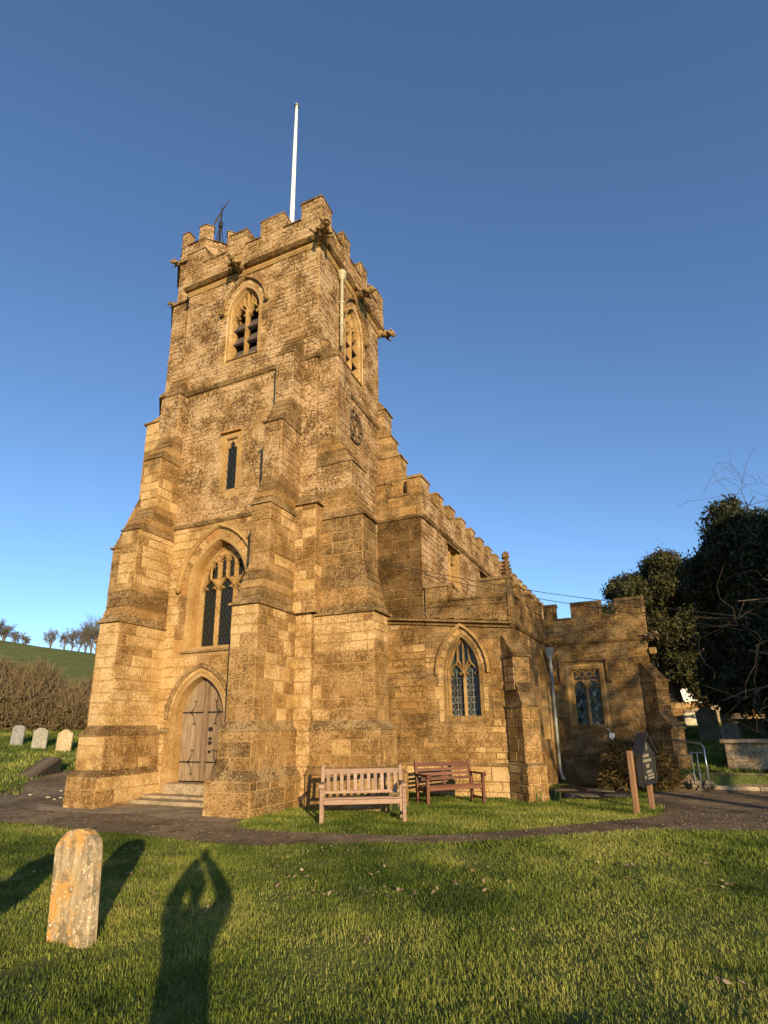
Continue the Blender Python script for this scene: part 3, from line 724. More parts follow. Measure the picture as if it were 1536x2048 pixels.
# ---------------------------------------------------------------- tower parapet
PW, PSX = TW - 0.11, TS + 0.10        # parapet planes
par = Part('parapet', 'mortar')
FPW = Frame((0, PW, 0), (1, 0, 0), (0, -1, 0)); FPS = Frame((PSX, 0, 0), (0, 1, 0), (1, 0, 0))
NPX, EPY = -11.12, 14.70
TH = 0.36
face(par, FPW, NPX, PSX, 14.86, 15.58, 0.165, 0.28, 'rubble', jit=0.014); face(par, FPS, PW, EPY, 14.86, 15.58, 0.165, 0.28, 'rubble', jit=0.014)
par.mb.add([(NPX, PW, 14.86), (PSX, PW, 14.86), (PSX, EPY, 14.86), (NPX, EPY, 14.86)], [(0, 1, 2, 3)])
par.mb.add([(NPX, PW, 15.57), (PSX, PW, 15.57), (PSX, PW + TH, 15.57), (NPX, PW + TH, 15.57)], [(0, 1, 2, 3)])
par.mb.add([(PSX - TH, PW, 15.569), (PSX, PW, 15.569), (PSX, EPY, 15.569), (PSX - TH, EPY, 15.569)], [(0, 1, 2, 3)])
par.mb.add([(NPX + TH, PW + TH, 14.86), (PSX - TH, PW + TH, 14.86), (PSX - TH, PW + TH, 15.57), (NPX + TH, PW + TH, 15.57)], [(0, 1, 2, 3)])
par.mb.add([(PSX - TH, PW + TH, 14.86), (PSX - TH, EPY - TH, 14.86), (PSX - TH, EPY - TH, 15.57), (PSX - TH, PW + TH, 15.57)], [(0, 1, 2, 3)])
par.mb.box(NPX, PSX - 0.005, EPY - TH, EPY - 0.005, 14.86, 15.57); par.mb.box(NPX, NPX + TH, PW + 0.005, EPY - 0.01, 14.86, 15.57)
class PieceList:
    def __init__(s): s.items = []
    def hexa(s, p): s.items.append(MB().hexa(p))
COPE = PieceList()
def merlon_w(u0, u1, z0=15.58, z1=16.14, th=TH, s=True):
    f = FPW
    face(par, f, u0, u1, z0, z1, 0.15, 0.26, 'rubble', jit=0.014)
    r = Frame(f.P(u1, 0, 0), (0, 1, 0), (1, 0, 0)); face(par, r, 0, th, z0, z1, 0.15, 0.26, 'rubble', jit=0.012)
    l = Frame(f.P(u0, 0, 0), (0, -1, 0), (-1, 0, 0)); face(par, l, -th, 0, z0, z1, 0.15, 0.26, 'rubble', jit=0.012)
    b = f.P(0, 0, -th).y; par.mb.add([(u0, b, z0), (u1, b, z0), (u1, b, z1), (u0, b, z1)], [(0, 1, 2, 3)])
def cope(x0, x1, y0, y1, z, ov=0.045, h=0.075):
    jz = rnd.uniform(-0.012, 0.012)
    COPE.hexa([(x0 - ov, y0 - ov, z + jz), (x1 + ov, y0 - ov, z + jz), (x1 + ov, y1 + ov, z + jz), (x0 - ov, y1 + ov, z + jz),
               (x0 - ov * 0.6, y0 - ov * 0.6, z + h), (x1 + ov * 0.6, y0 - ov * 0.6, z + h), (x1 + ov * 0.6, y1 + ov * 0.6, z + h), (x0 - ov * 0.6, y1 + ov * 0.6, z + h)])
for u0, u1 in ((-8.33, -7.52), (-9.48, -8.84), (-11.12, -10.44)):
    merlon_w(u0, u1); cope(u0, u1, PW, PW + TH, 16.14, 0.02)
# south-west corner merlon (L-shaped)
merlon_w(-6.92, PSX); 
face(par, FPS, PW, 10.98, 15.58, 16.14, 0.15, 0.26, 'rubble', jit=0.014)
par.mb.box(PSX - TH, PSX - 0.01, PW + 0.01, 10.98, 15.58, 16.14)
cope(-6.92, PSX, PW, PW + TH, 16.14, 0.035); cope(PSX - TH, PSX, PW + TH + 0.05, 10.98, 16.139, 0.035)
for v0, v1 in ((11.70, 12.16), (12.93, 13.39), (14.14, 14.70)):
    face(par, FPS, v0, v1, 15.58, 16.14, 0.15, 0.26, 'rubble', jit=0.014)
    wf = Frame((0, v0, 0), (1, 0, 0), (0, -1, 0)); face(par, wf, PSX - TH, PSX, 15.58, 16.14, 0.15, 0.26, 'rubble', jit=0.012)
    par.mb.box(PSX - TH, PSX - 0.006, v0 + 0.006, v1 - 0.002, 15.58, 16.14); cope(PSX - TH, PSX, v0, v1, 16.14, 0.02)
for a, b in ((-10.44, -9.48), (-8.84, -8.33), (-7.52, -6.92)): cope(a + 0.03, b - 0.03, PW, PW + TH, 15.585, 0.04, 0.06)
for a, b in ((10.98, 11.70), (12.16, 12.93), (13.39, 14.14)): cope(PSX - TH, PSX, a + 0.05, b - 0.05, 15.585, 0.04, 0.06)
for b in ((-10.2, -9.4), (-8.4, -7.6)):
    par.mb.box(b[0], b[1], EPY - TH, EPY - 0.006, 15.57, 16.14)
# cornice under the parapet: two dark rolls and a hollow
moulding(FW, NPX - 0.02, PSX + 0.06, 14.86, 0.13, 0.17, 'cornice', 'ledge'); moulding(FS, PW - 0.06, EPY + 0.03, 14.859, 0.13, 0.17, 'cornice', 'ledge')
moulding(FW, NPX + 0.1, PSX, 14.66, 0.20, 0.085, 'cornice', 'dressed', 0.004); moulding(FS, PW + 0.02, EPY - 0.1, 14.659, 0.20, 0.085, 'cornice', 'dressed', 0.004)
rf = MB(); rf.box(TN + 0.2, TS - 0.2, TW + 0.2, TE + 0.1, 14.9, 14.95)
# ---------------------------------------------------------------- stair turret
def octagon(cx, cy, ap): r = ap / math.cos(math.pi / 8); return [(cx + r * math.cos(math.pi / 8 + k * math.pi / 4), cy + r * math.sin(math.pi / 8 + k * math.pi / 4)) for k in range(8)]
tur = Part('stair_turret', 'mortar')
def oct_wall(part, cx, cy, ap, z0, z1, style='rubble', merl=None):
    o = octagon(cx, cy, ap)
    for k in range(8):
        a, b = Vector((*o[k], 0)), Vector((*o[(k + 1) % 8], 0)); u = (b - a).normalized(); n = Vector((u.y, -u.x, 0)); L = (b - a).length
        fr = Frame(a, u, n)
        if merl is None: face(part, fr, 0, L, z0, z1, 0.21, 0.34, style, jit=0.014, stones=n.dot(Vector((0.7, -1, 0))) > -0.6)
        else:
            for s0, s1 in ((0, L * 0.27), (L * 0.73, L)):
                face(part, fr, s0, s1, z0, z1, 0.19, 0.34, style, jit=0.012, stones=n.dot(Vector((0.7, -1, 0))) > -0.6)
                i0, i1, i2, i3 = fr.P(s0, 0), fr.P(s1, 0), fr.P(s1, 0, -0.25), fr.P(s0, 0, -0.25)
                part.mb.add([(*q[:2], zz) for zz in (z0, z1) for q in (i0, i1, i2, i3)], [(1, 2, 6, 5), (2, 3, 7, 6), (3, 0, 4, 7), (4, 5, 6, 7)])
                e = 0.03
                COPE.hexa([(*fr.P(s0 - e, 0, e)[:2], z1), (*fr.P(s1 + e, 0, e)[:2], z1), (*fr.P(s1 + e, 0, -0.27)[:2], z1), (*fr.P(s0 - e, 0, -0.27)[:2], z1),
                           (*fr.P(s0, 0, 0)[:2], z1 + 0.07), (*fr.P(s1, 0, 0)[:2], z1 + 0.07), (*fr.P(s1, 0, -0.25)[:2], z1 + 0.07), (*fr.P(s0, 0, -0.25)[:2], z1 + 0.07)])
            COPE.hexa([(*fr.P(L * 0.27, 0, 0.04)[:2], z0), (*fr.P(L * 0.73, 0, 0.04)[:2], z0), (*fr.P(L * 0.73, 0, -0.27)[:2], z0), (*fr.P(L * 0.27, 0, -0.27)[:2], z0),
                       (*fr.P(L * 0.27, 0, 0)[:2], z0 + 0.06), (*fr.P(L * 0.73, 0, 0)[:2], z0 + 0.06), (*fr.P(L * 0.73, 0, -0.25)[:2], z0 + 0.06), (*fr.P(L * 0.27, 0, -0.25)[:2], z0 + 0.06)])
TCX, TCY = -11.58, 12.2
oct_wall(tur, TCX, TCY, 1.30, 6.0, 11.6); oct_wall(tur, TCX, TCY, 1.24, 11.6, 15.05); oct_wall(tur, TCX, TCY, 1.16, 15.05, 17.42); oct_wall(tur, TCX, TCY, 1.18, 17.42, 17.98, merl=True)
def oct_band(name, ap0, ap1, z0, z1):
    m = MB(); a = octagon(TCX, TCY, ap0); b = octagon(TCX, TCY, ap1)
    m.loft([[(x, y, z0) for x, y in a], [(x, y, z0 + 0.06) for x, y in a], [(x, y, z1) for x, y in b]]); LEDGES.append((name, m))
oct_band('turret_band', 1.40, 1.24, 11.55, 11.85); oct_band('turret_band', 1.32, 1.16, 14.98, 15.2); oct_band('turret_band', 1.27, 1.16, 16.72, 16.92)
o8 = octagon(TCX, TCY, 1.15); tur.mb.add([(x, y, 17.3) for x, y in o8], [tuple(range(8))])

# ---------------------------------------------------------------- nave, aisle, transept
NY = 14.25
FNW = Frame((0, NY, 0), (1, 0, 0), (0, -1, 0))
def skew(o, deg): a = R(deg); return Frame(o, (math.sin(a), math.cos(a), 0), (math.cos(a), -math.sin(a), 0))
NSX, ASX = -4.95, -2.53
FNS = skew((NSX, NY, 0), 2.4); FAS = skew((ASX, NY, 0), 4.0)
NL, AL = 22.0, 4.75
nave = Part('nave_wall', 'aged')
C1 = Rect(2.35, 3.35, 6.15, 7.42, 0.12); C2 = Rect(6.1, 7.1, 6.15, 7.42, 0.12); C3 = Rect(9.9, 10.9, 6.15, 7.42, 0.12)
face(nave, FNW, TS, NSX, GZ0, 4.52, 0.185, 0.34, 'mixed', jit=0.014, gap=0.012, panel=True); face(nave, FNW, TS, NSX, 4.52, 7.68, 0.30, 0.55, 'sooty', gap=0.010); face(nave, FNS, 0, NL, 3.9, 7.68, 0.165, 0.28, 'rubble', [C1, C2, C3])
navep = Part('parapet', 'mortar_dark')
FNWp = Frame((0, NY - 0.06, 0), (1, 0, 0), (0, -1, 0)); FNSp = skew(FNS.P(0, 0, 0.06), 2.4)
face(navep, FNWp, TS, NSX + 0.06, 7.72, 8.36, 0.27, 0.5, 'worn'); face(navep, FNSp, -0.06, NL, 7.72, 8.36, 0.165, 0.28, 'rubble')
navep.mb.add([FNSp.P(0, 8.355), FNSp.P(NL, 8.355), FNSp.P(NL, 8.355, -0.35), FNSp.P(0, 8.355, -0.35)], [(0, 1, 2, 3)])
navep.mb.add([FNSp.P(0, 7.7, -0.35), FNSp.P(NL, 7.7, -0.35), FNSp.P(NL, 8.355, -0.35), FNSp.P(0, 8.355, -0.35)], [(0, 1, 2, 3)])
navep.mb.add([FNWp.P(TS, 8.353), FNWp.P(NSX, 8.353), FNWp.P(NSX, 8.353, -0.35), FNWp.P(TS, 8.353, -0.35)], [(0, 1, 2, 3)])
def merlon(part, fr, u0, u1, z0, z1, th, style='ashlar', ch=0.26):
    face(part, fr, u0, u1, z0, z1, ch, 0.42, style)
    part.mb.add([fr.P(u0, z0), fr.P(u0, z0, -th), fr.P(u0, z1, -th), fr.P(u0, z1)], [(0, 1, 2, 3)])
    part.mb.add([fr.P(u1, z0), fr.P(u1, z0, -th), fr.P(u1, z1, -th), fr.P(u1, z1)], [(0, 1, 2, 3)])
    part.mb.add([fr.P(u0, z0, -th), fr.P(u1, z0, -th), fr.P(u1, z1, -th), fr.P(u0, z1, -th)], [(0, 1, 2, 3)])
def cope_f(fr, u0, u1, z, th, ov=0.05, h=0.09, eu=0.0):
    COPE.hexa([fr.P(u0 - eu, z, -th - ov), fr.P(u1 + eu, z, -th - ov), fr.P(u1 + eu, z, ov), fr.P(u0 - eu, z, ov),
               fr.P(u0 - eu, z + h, -th), fr.P(u1 + eu, z + h, -th), fr.P(u1 + eu, z + h, 0.012), fr.P(u0 - eu, z + h, 0.012)])
def cope_stile(fr, u, z0, z1, w=0.055, th=0.3):   # moulding returned down the side of a merlon
    COPE.hexa([fr.P(u - w, z0, 0.0), fr.P(u + w, z0, 0.0), fr.P(u + w, z0, 0.045), fr.P(u - w, z0, 0.045), fr.P(u - w, z1, 0.0), fr.P(u + w, z1, 0.0), fr.P(u + w, z1, 0.045), fr.P(u - w, z1, 0.045)])
# west end of the nave parapet
merlon(navep, FNWp, TS, -5.91, 8.36, 8.84, 0.3); cope_f(FNWp, TS, -5.88, 8.84, 0.3); cope_stile(FNWp, -5.93, 8.40, 8.86); cope_f(FNWp, -5.98, -5.24, 8.355, 0.3, 0.045, 0.06)
merlon(navep, FNWp, -5.28, NSX + 0.06, 8.36, 8.88, 0.3); cope_f(FNWp, -5.32, NSX + 0.10, 8.88, 0.3); cope_stile(FNWp, -5.27, 8.40, 8.86)
merlon(navep, FNSp, -0.06, 0.62, 8.36, 8.88, 0.3, 'rubble'); cope_f(FNSp, -0.1, 0.66, 8.879, 0.3)
u = 1.35
while u < NL - 1:
    merlon(navep, FNSp, u, u + 0.55, 8.36, 8.86, 0.28, 'rubble', 0.22); cope_f(FNSp, u, u + 0.55, 8.86, 0.28, 0.035, 0.08, 0.02)
    cope_f(FNSp, u - 0.62, u - 0.05, 8.36, 0.28, 0.04, 0.05); u += 1.215
moulding(FNW, TS, NSX + 0.07, 7.70, 0.15, 0.12); moulding(FNS, -0.07, NL, 7.699, 0.15, 0.12)

aisle = Part('aisle_wall', 'mortar_dark')
A_AW = Arch(-3.92, 0.455, 1.86, 2.98, 0.98, 0.30)
rake = lambda x: 4.60 - (x + 6.15) * 0.115
face(aisle, FNW, NSX, ASX, GZ0, 0.66, 0.24, 0.38, 'mixed'); 
face(aisle, FNW, NSX, ASX, 0.66, 4.6, 0.185, 0.34, 'mixed', [A_AW], jit=0.014, top=rake, gap=0.012, panel=True)
A_AS = Arch(3.25, 0.75, 1.2, 2.75, 1.05, 0.25)
face(aisle, FAS, 0, AL, GZ0, 4.16, 0.24, 0.40, 'mixed', [A_AS])
pl = Frame((0, NY - 0.05, 0), (1, 0, 0), (0, -1, 0)); face(aisle, pl, TS + 0.6, ASX, GZ0, 0.62, 0.24, 0.4, 'pale', jit=0.010)
m_ = MB(); m_.hexa([pl.P(TS + 0.5, 0.62, -0.05), pl.P(ASX, 0.62, -0.05), pl.P(ASX, 0.62, 0.015), pl.P(TS + 0.5, 0.62, 0.015), pl.P(TS + 0.5, 0.70, -0.05), pl.P(ASX, 0.70, -0.05), pl.P(ASX, 0.66, -0.04), pl.P(TS + 0.5, 0.66, -0.04)]); LEDGES.append(('plinth_course', m_))
# raking string, then parapet of the aisle
m_ = MB()
xs = np.linspace(-6.30, ASX + 0.08, 7)
for a, b in zip(xs[:-1], xs[1:]):
    ra, rb = rake(a), rake(b); j = rnd.uniform(-0.006, 0.006)
    for dz, d, h in ((0.0, 0.13, 0.10), (-0.10, 0.07, 0.08)):
        m_.hexa([FNW.P(a, ra + dz, -0.02), FNW.P(b, rb + dz, -0.02), FNW.P(b, rb + dz, d + j), FNW.P(a, ra + dz, d + j), FNW.P(a, ra + dz + h, -0.02), FNW.P(b, rb + dz + h, -0.02), FNW.P(b, rb + dz + h * 0.5, d + j), FNW.P(a, ra + dz + h * 0.5, d + j)])
LEDGES.append(('string_course', m_, 'aged'))
aislep = Part('parapet', 'mortar_dark')
FAWp = Frame((0, NY - 0.05, 0), (1, 0, 0), (0, -1, 0)); FASp = skew(FAS.P(0, 0, 0.05), 4.0)
for a, b in zip(np.linspace(-4.88, ASX + 0.05, 7)[:-1], np.linspace(-4.88, ASX + 0.05, 7)[1:]):
    face(aislep, FAWp, a, b, rake(b) + 0.12, 4.98, 0.25, 0.42, 'worn')
face(aislep, FASp, -0.05, AL, 4.25, 4.98, 0.25, 0.42, 'worn')
aislep.mb.add([FASp.P(0, 4.975), FASp.P(AL, 4.975), FASp.P(AL, 4.975, -0.3), FASp.P(0, 4.975, -0.3)], [(0, 1, 2, 3)])
aislep.mb.add([FAWp.P(-4.88, 4.974), FAWp.P(ASX, 4.974), FAWp.P(ASX, 4.974, -0.3), FAWp.P(-4.88, 4.974, -0.3)], [(0, 1, 2, 3)])
aislep.mb.add([FAWp.P(-4.88, 4.0, -0.3), FAWp.P(ASX, 4.0, -0.3), FAWp.P(ASX, 4.974, -0.3), FAWp.P(-4.88, 4.974, -0.3)], [(0, 1, 2, 3)])
merlon(aislep, FAWp, -4.88, -4.12, 4.98, 5.40, 0.28, 'worn'); cope_f(FAWp, -4.90, -4.08, 5.40, 0.28); cope_stile(FAWp, -4.13, 5.0, 5.42)
merlon(aislep, FAWp, -3.34, ASX + 0.05, 4.98, 5.42, 0.28, 'worn'); cope_f(FAWp, -3.38, ASX + 0.09, 5.42, 0.28); cope_stile(FAWp, -3.33, 5.0, 5.44); cope_stile(FAWp, ASX - 0.01, 4.4, 5.42, 0.035)
cope_f(FAWp, -4.18, -3.28, 4.975, 0.28, 0.05, 0.06)
u = 0.9
merlon(aislep, FASp, -0.05, 0.25, 4.98, 5.42, 0.28, 'worn')
while u < AL - 0.3:
    merlon(aislep, FASp, u, min(u + 0.6, AL), 4.98, 5.40, 0.28, 'worn'); cope_f(FASp, u, min(u + 0.6, AL), 5.40, 0.28, 0.04, 0.08, 0.02); cope_f(FASp, u - 0.6, u - 0.05, 4.98, 0.28, 0.04, 0.05); u += 1.2
moulding(FAS, -0.1, AL, 4.20, 0.16, 0.12)
# crocketed pinnacle on the aisle corner
fin = MB(); fx, fy = ASX - 0.05, NY + 0.14
fin.loft([[(fx + r * math.cos(a), fy + r * math.sin(a), z) for a in np.linspace(0.785, 0.785 + 2 * math.pi, 5)[:-1]] for r, z in ((0.15, 4.97), (0.15, 5.45), (0.19, 5.47), (0.17, 5.55), (0.12, 5.58), (0.085, 5.95), (0.07, 6.02))])
for k in range(4):
    for i in range(4):
        a = i * math.pi / 2; z = 5.62 + k * 0.10; r = 0.125 - 0.012 * k
        c = Vector((fx + r * math.cos(a), fy + r * math.sin(a), z)); q = 0.035
        fin.loft([[c + Vector((q * s * math.cos(b), q * s * math.sin(b), dz)) for b in np.linspace(0, 6.283, 6)[:-1]] for s, dz in ((0.4, -0.03), (1.0, 0.0), (0.5, 0.035))])
fin.loft([[(fx + r * math.cos(a), fy + r * math.sin(a), z) for a in np.linspace(0, 2 * math.pi, 7)[:-1]] for r, z in ((0.07, 6.0), (0.12, 6.06), (0.09, 6.13), (0.10, 6.17), (0.03, 6.24))])

tran = Part('transept_wall', 'mortar_dark')
TY = 19.0; FTW = Frame((0, TY, 0), (1, 0, 0), (0, -1, 0)); TX0, TX1 = -2.22, 0.82
R_TW = Rect(-1.56, -0.68, 1.60, 3.36, 0.20)
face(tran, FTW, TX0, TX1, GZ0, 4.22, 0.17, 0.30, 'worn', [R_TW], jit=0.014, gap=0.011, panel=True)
FTS = Frame((TX1, 0, 0), (0, 1, 0), (1, 0, 0)); face(tran, FTS, TY, TY + 5.0, GZ0, 4.22, 0.24, 0.4, 'worn')
tranp = Part('parapet', 'mortar_dark')
FTWp = Frame((0, TY - 0.05, 0), (1, 0, 0), (0, -1, 0)); FTSp = Frame((TX1 + 0.05, 0, 0), (0, 1, 0), (1, 0, 0))
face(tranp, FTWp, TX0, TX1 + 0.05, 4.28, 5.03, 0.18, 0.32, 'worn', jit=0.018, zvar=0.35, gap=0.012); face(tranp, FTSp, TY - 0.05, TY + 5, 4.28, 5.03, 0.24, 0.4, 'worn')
tranp.mb.add([FTWp.P(TX0, 5.025), FTWp.P(TX1, 5.025), FTWp.P(TX1, 5.025, -0.3), FTWp.P(TX0, 5.025, -0.3)], [(0, 1, 2, 3)])
tranp.mb.add([FTWp.P(TX0, 4.3, -0.3), FTWp.P(TX1, 4.3, -0.3), FTWp.P(TX1, 5.025, -0.3), FTWp.P(TX0, 5.025, -0.3)], [(0, 1, 2, 3)])
tranp.mb.add([FTSp.P(TY - 0.05, 5.024), FTSp.P(TY + 5, 5.024), FTSp.P(TY + 5, 5.024, -0.3), FTSp.P(TY - 0.05, 5.024, -0.3)], [(0, 1, 2, 3)])
for a, b in ((TX0, -1.83), (-1.34, -0.41), (0.04, TX1 + 0.05)):
    merlon(tranp, FTWp, a, b, 5.03, 5.50, 0.28, 'worn', 0.22); cope_f(FTWp, a, b, 5.50, 0.28, 0.05, 0.09, 0.03)
    for q in (a + 0.03, b - 0.03): cope_stile(FTWp, q, 5.05, 5.52)
for a, b in ((-1.83, -1.34), (-0.41, 0.04)): cope_f(FTWp, a + 0.03, b - 0.03, 5.025, 0.28, 0.05, 0.06)
for v in (TY + 0.9, TY + 2.2, TY + 3.5): merlon(tranp, FTSp, v, v + 0.7, 5.03, 5.5, 0.28, 'worn'); cope_f(FTSp, v, v + 0.7, 5.5, 0.28)
merlon(tranp, FTSp, TY - 0.05, TY + 0.35, 5.03, 5.5, 0.28, 'worn')
moulding(FTW, TX0, TX1 + 0.1, 4.25, 0.15, 0.10, mat='aged'); moulding(FTS, TY - 0.1, TY + 5, 4.249, 0.15, 0.10, mat='aged')
moulding(FTW, TX0, TX1, 0.70, 0.10, 0.05, mat='aged')
moulding(pl, TS + 0.6, ASX, 0.66, 0.07, 0.03)

# diagonal buttresses
def diag(cx, cy, name_label, stages, w, style):
    n = Vector((0.7071, -0.7071, 0)); u = Vector((0.7071, 0.7071, 0))
    fr = Frame(Vector((cx, cy, 0)) - n * 0.15, u, n)
    return buttress('buttress', fr, [(a, b, p + 0.15, -w / 2 * k, w / 2 * k) for a, b, p, k in stages], [0.0, 0.05, 0.06], stages[-1][1] + 0.62, (style,), 0.25, label=name_label)
D1 = diag(ASX, NY, 'diagonal corner buttress of the aisle', [(GZ0, 0.66, 0.62, 1.15), (0.74, 2.05, 0.52, 1.0), (2.65, 3.3, 0.30, 1.0)], 0.46, 'mixed')
D2 = diag(TX1, TY, 'diagonal corner buttress of the transept', [(GZ0, 0.66, 0.80, 1.15), (0.74, 1.45, 0.68, 1.0), (1.9, 2.85, 0.36, 1.0)], 0.48, 'worn')
BUTTS += [D1, D2]

# lead roofs behind the parapets
roofs = [(rf, 'tower_roof')]
m_ = MB(); m_.add([FNS.P(0, 7.6, -0.2), FNS.P(NL, 7.6, -0.2), FNS.P(NL, 8.2, -3.4), FNS.P(0, 8.2, -3.4)], [(0, 1, 2, 3)]); m_.add([FNS.P(0, 7.6, -6.6), FNS.P(NL, 7.6, -6.6), FNS.P(NL, 8.2, -3.4), FNS.P(0, 8.2, -3.4)], [(0, 1, 2, 3)]); roofs.append((m_, 'nave_roof'))
m_ = MB(); m_.add([FAS.P(0, 4.3, -0.2), FAS.P(AL + 8, 4.3, -0.2), FNS.P(AL + 8, 5.0, 0.02), FNS.P(0, 5.0, 0.02)], [(0, 1, 2, 3)]); roofs.append((m_, 'aisle_roof'))
m_ = MB(); m_.box(TX0, TX1 - 0.2, TY + 0.2, TY + 5, 4.4, 4.46); roofs.append((m_, 'transept_roof'))
nave.mb.add([FNS.P(NL, GZ0, 0), FNS.P(NL, GZ0, -6.6), FNS.P(NL, 8.3, -6.6), FNS.P(NL, 8.3, 0)], [(0, 1, 2, 3)])
nave.mb.add([FNS.P(0.2, GZ0, -6.6), FNS.P(NL, GZ0, -6.6), FNS.P(NL, 8.3, -6.6), FNS.P(0.2, 8.3, -6.6)], [(0, 1, 2, 3)])
nave.mb.add([(TX1 - 0.01, TY + 5, GZ0), (-4.5, TY + 5, GZ0), (-4.5, TY + 5, 4.9), (TX1 - 0.01, TY + 5, 4.9)], [(0, 1, 2, 3)])

# ---------------------------------------------------------------- flush parts and stones
ALLST = sorted(((s[4], id(p), i) for p in PARTS.values() for i, s in enumerate(p.stones)), reverse=True)
SINGLE = set((a, b) for _, a, b in ALLST[:300])
for p in PARTS.values():
    po = cobj(p.mb, p.name, p.mat, church, label=p.label); p.obj = po
    rest = {}
    for i, (st, vs, fs, tint, size) in enumerate(p.stones):
        if (id(p), i) in SINGLE:
            m = MB(); m.add(vs, fs, tint); cobj(m, 'stone', st, po)
        else:
            rest.setdefault(st, MB()).add(vs, fs, tint)
    for st, m in rest.items():
        o = cobj(m, 'coursed_stones', st, po); o['kind'] = 'stuff'
    for sl, first_ in getattr(p, 'ledge', []): cobj(sl, 'weathering_slab', rnd.choice(('ledge', 'aged')) if first_ else rnd.choice(('aged', 'ashlar', 'aged')), po)
for it in LEDGES: cobj(it[1], it[0], it[2] if len(it) > 2 else 'ledge', church)
for m in COPE.items: cobj(m, 'coping_stone', 'aged', church)
cobj(fin, 'pinnacle', 'aged', church)
for m, nme in roofs: cobj(m, nme, 'leadroof', church)
print('stones', len(ALLST))

# ---------------------------------------------------------------- windows and door
def part_empty(name, label=None):
    o = bpy.data.objects.new(name, None); COL.objects.link(o); o.parent = church; o.empty_display_size = 0.1
    if label: o['label'] = label
    return o
def reveal(win, fr, op, prof, mat='dressed', zb=None, name='reveal'):
    m = MB(); sweep(m, fr, op, prof, zb); return cobj(m, name, mat, win)
def sill(win, fr, op, z, d_out, d_in, drop, ext=0.06, mat='aged'):
    m = MB(); u0, u1 = op.uc - op.half(op.zb) - ext, op.uc + op.half(op.zb) + ext
    m.hexa([fr.P(u0, z - drop, d_out), fr.P(u1, z - drop, d_out), fr.P(u1, z - drop - 0.02, d_in), fr.P(u0, z - drop - 0.02, d_in),
            fr.P(u0, z - drop + 0.05, d_out), fr.P(u1, z - drop + 0.05, d_out), fr.P(u1, z + 0.02, d_in), fr.P(u0, z + 0.02, d_in)])
    return cobj(m, 'sill', mat, win)

# great west window: three lights with panel tracery
w = part_empty('west_window', 'tall pointed three-light traceried window above the west door')
voussoirs(w, FW, A_WIN, 0.085, 0.31, 0.016, 3.50, mats=('pale', 'ashlar', 'orange'), n_arc=8)
reveal(w, FW, A_WIN, [(0.10, 0.0), (0.09, 0.02), (0.03, 0.012), (0.0, -0.03), (-0.02, -0.10)], 'dressed', 3.50, 'arch_moulding')
reveal(w, FW, A_WIN, [(-0.02, -0.10), (-0.035, -0.34), (-0.10, -0.36), (-0.10, -0.5)], 'orange', 3.50)
hood(w, FW, A_WIN, 0.30, 0.40, 0.11, -0.02)
sill(w, FW, A_WIN, 3.62, 0.06, -0.40, 0.16, 0.12, 'ledge')
backing(w, FW, A_WIN, -0.52)
tr = MB(); D0 = -0.30; u0, u1 = A_WIN.uc - 0.80, A_WIN.uc + 0.80; lw = (u1 - u0) / 3
for k in (1, 2): bar(tr, FW, [(u0 + k * lw, 3.6), (u0 + k * lw, 5.9 if k else 5.9)], 0.085, D0, 0.16)
for k in range(3): light_head(tr, FW, u0 + k * lw, u0 + (k + 1) * lw, 5.12, D0, 0.055, 0.13, 0.30)
for k in range(6):
    a, b = u0 + k * lw / 2, u0 + (k + 1) * lw / 2; zc = 5.50
    lim = A_WIN.half(6.05, -0.04)
    if k in (1, 2, 3, 4):
        light_head(tr, FW, a, b, 5.86 if k in (2, 3) else 5.72, D0, 0.045, 0.12, 0.20)
    if k and k % 2: bar(tr, FW, [(a + 0, 5.44), (a, 6.12 if k == 3 else 5.95)], 0.05, D0, 0.13)
bar(tr, FW, [(u0, 5.42), (u1, 5.42)], 0.05, D0, 0.12); bar(tr, FW, [(u0 + lw * 0.5, 5.45), (u0 + lw * 0.5, 5.72)], 0.05, D0, 0.12)
ins = Arch(A_WIN.uc, 0.80, 3.6, 5.15, 1.12)
bar(tr, FW, ins.outline(0.0), 0.10, D0 + 0.02, 0.18)
for a_, b_ in ((1.5, 6.20), (1.0, 6.1), (2.0, 6.1)): bar(tr, FW, [(u0 + a_ * lw - 0.1, b_ - 0.12), (u0 + a_ * lw, b_), (u0 + a_ * lw + 0.1, b_ - 0.12)], 0.05, D0, 0.12)
cobj(tr, 'tracery', 'dressed', w)
m = MB()     # solid stone spandrels between the tracery lights
for k in range(3):
    c = u0 + (k + 0.5) * lw
    for sg in (-1, 1):
        m.prism([FW.P(c + sg * lw * 0.5, 5.10, D0 - 0.02), FW.P(c + sg * lw * 0.5, 5.42, D0 - 0.02), FW.P(c + sg * lw * 0.06, 5.42, D0 - 0.02), FW.P(c + sg * lw * 0.30, 5.28, D0 - 0.02)], (0, 0, 0), (0, 0.06, 0))
for k in range(0, 6):
    c = u0 + (k + 0.5) * lw / 2
    zt_ = (5.86 if k in (2, 3) else 5.72 if k in (1, 4) else 5.5)
    top = A_WIN.zs + math.sqrt(max(0, (A_WIN.r - 0.05) ** 2 - (abs(c - A_WIN.uc) + A_WIN.k) ** 2))
    if top - zt_ > 0.24: m.prism([FW.P(c - lw * 0.25, zt_ + 0.2, D0 - 0.03), FW.P(c + lw * 0.25, zt_ + 0.2, D0 - 0.03), FW.P(c + lw * 0.2, top - 0.06, D0 - 0.03), FW.P(c - lw * 0.2, top - 0.06, D0 - 0.03)], (0, 0, 0), (0, 0.06, 0))
cobj(m, 'spandrel', 'dressed', w)
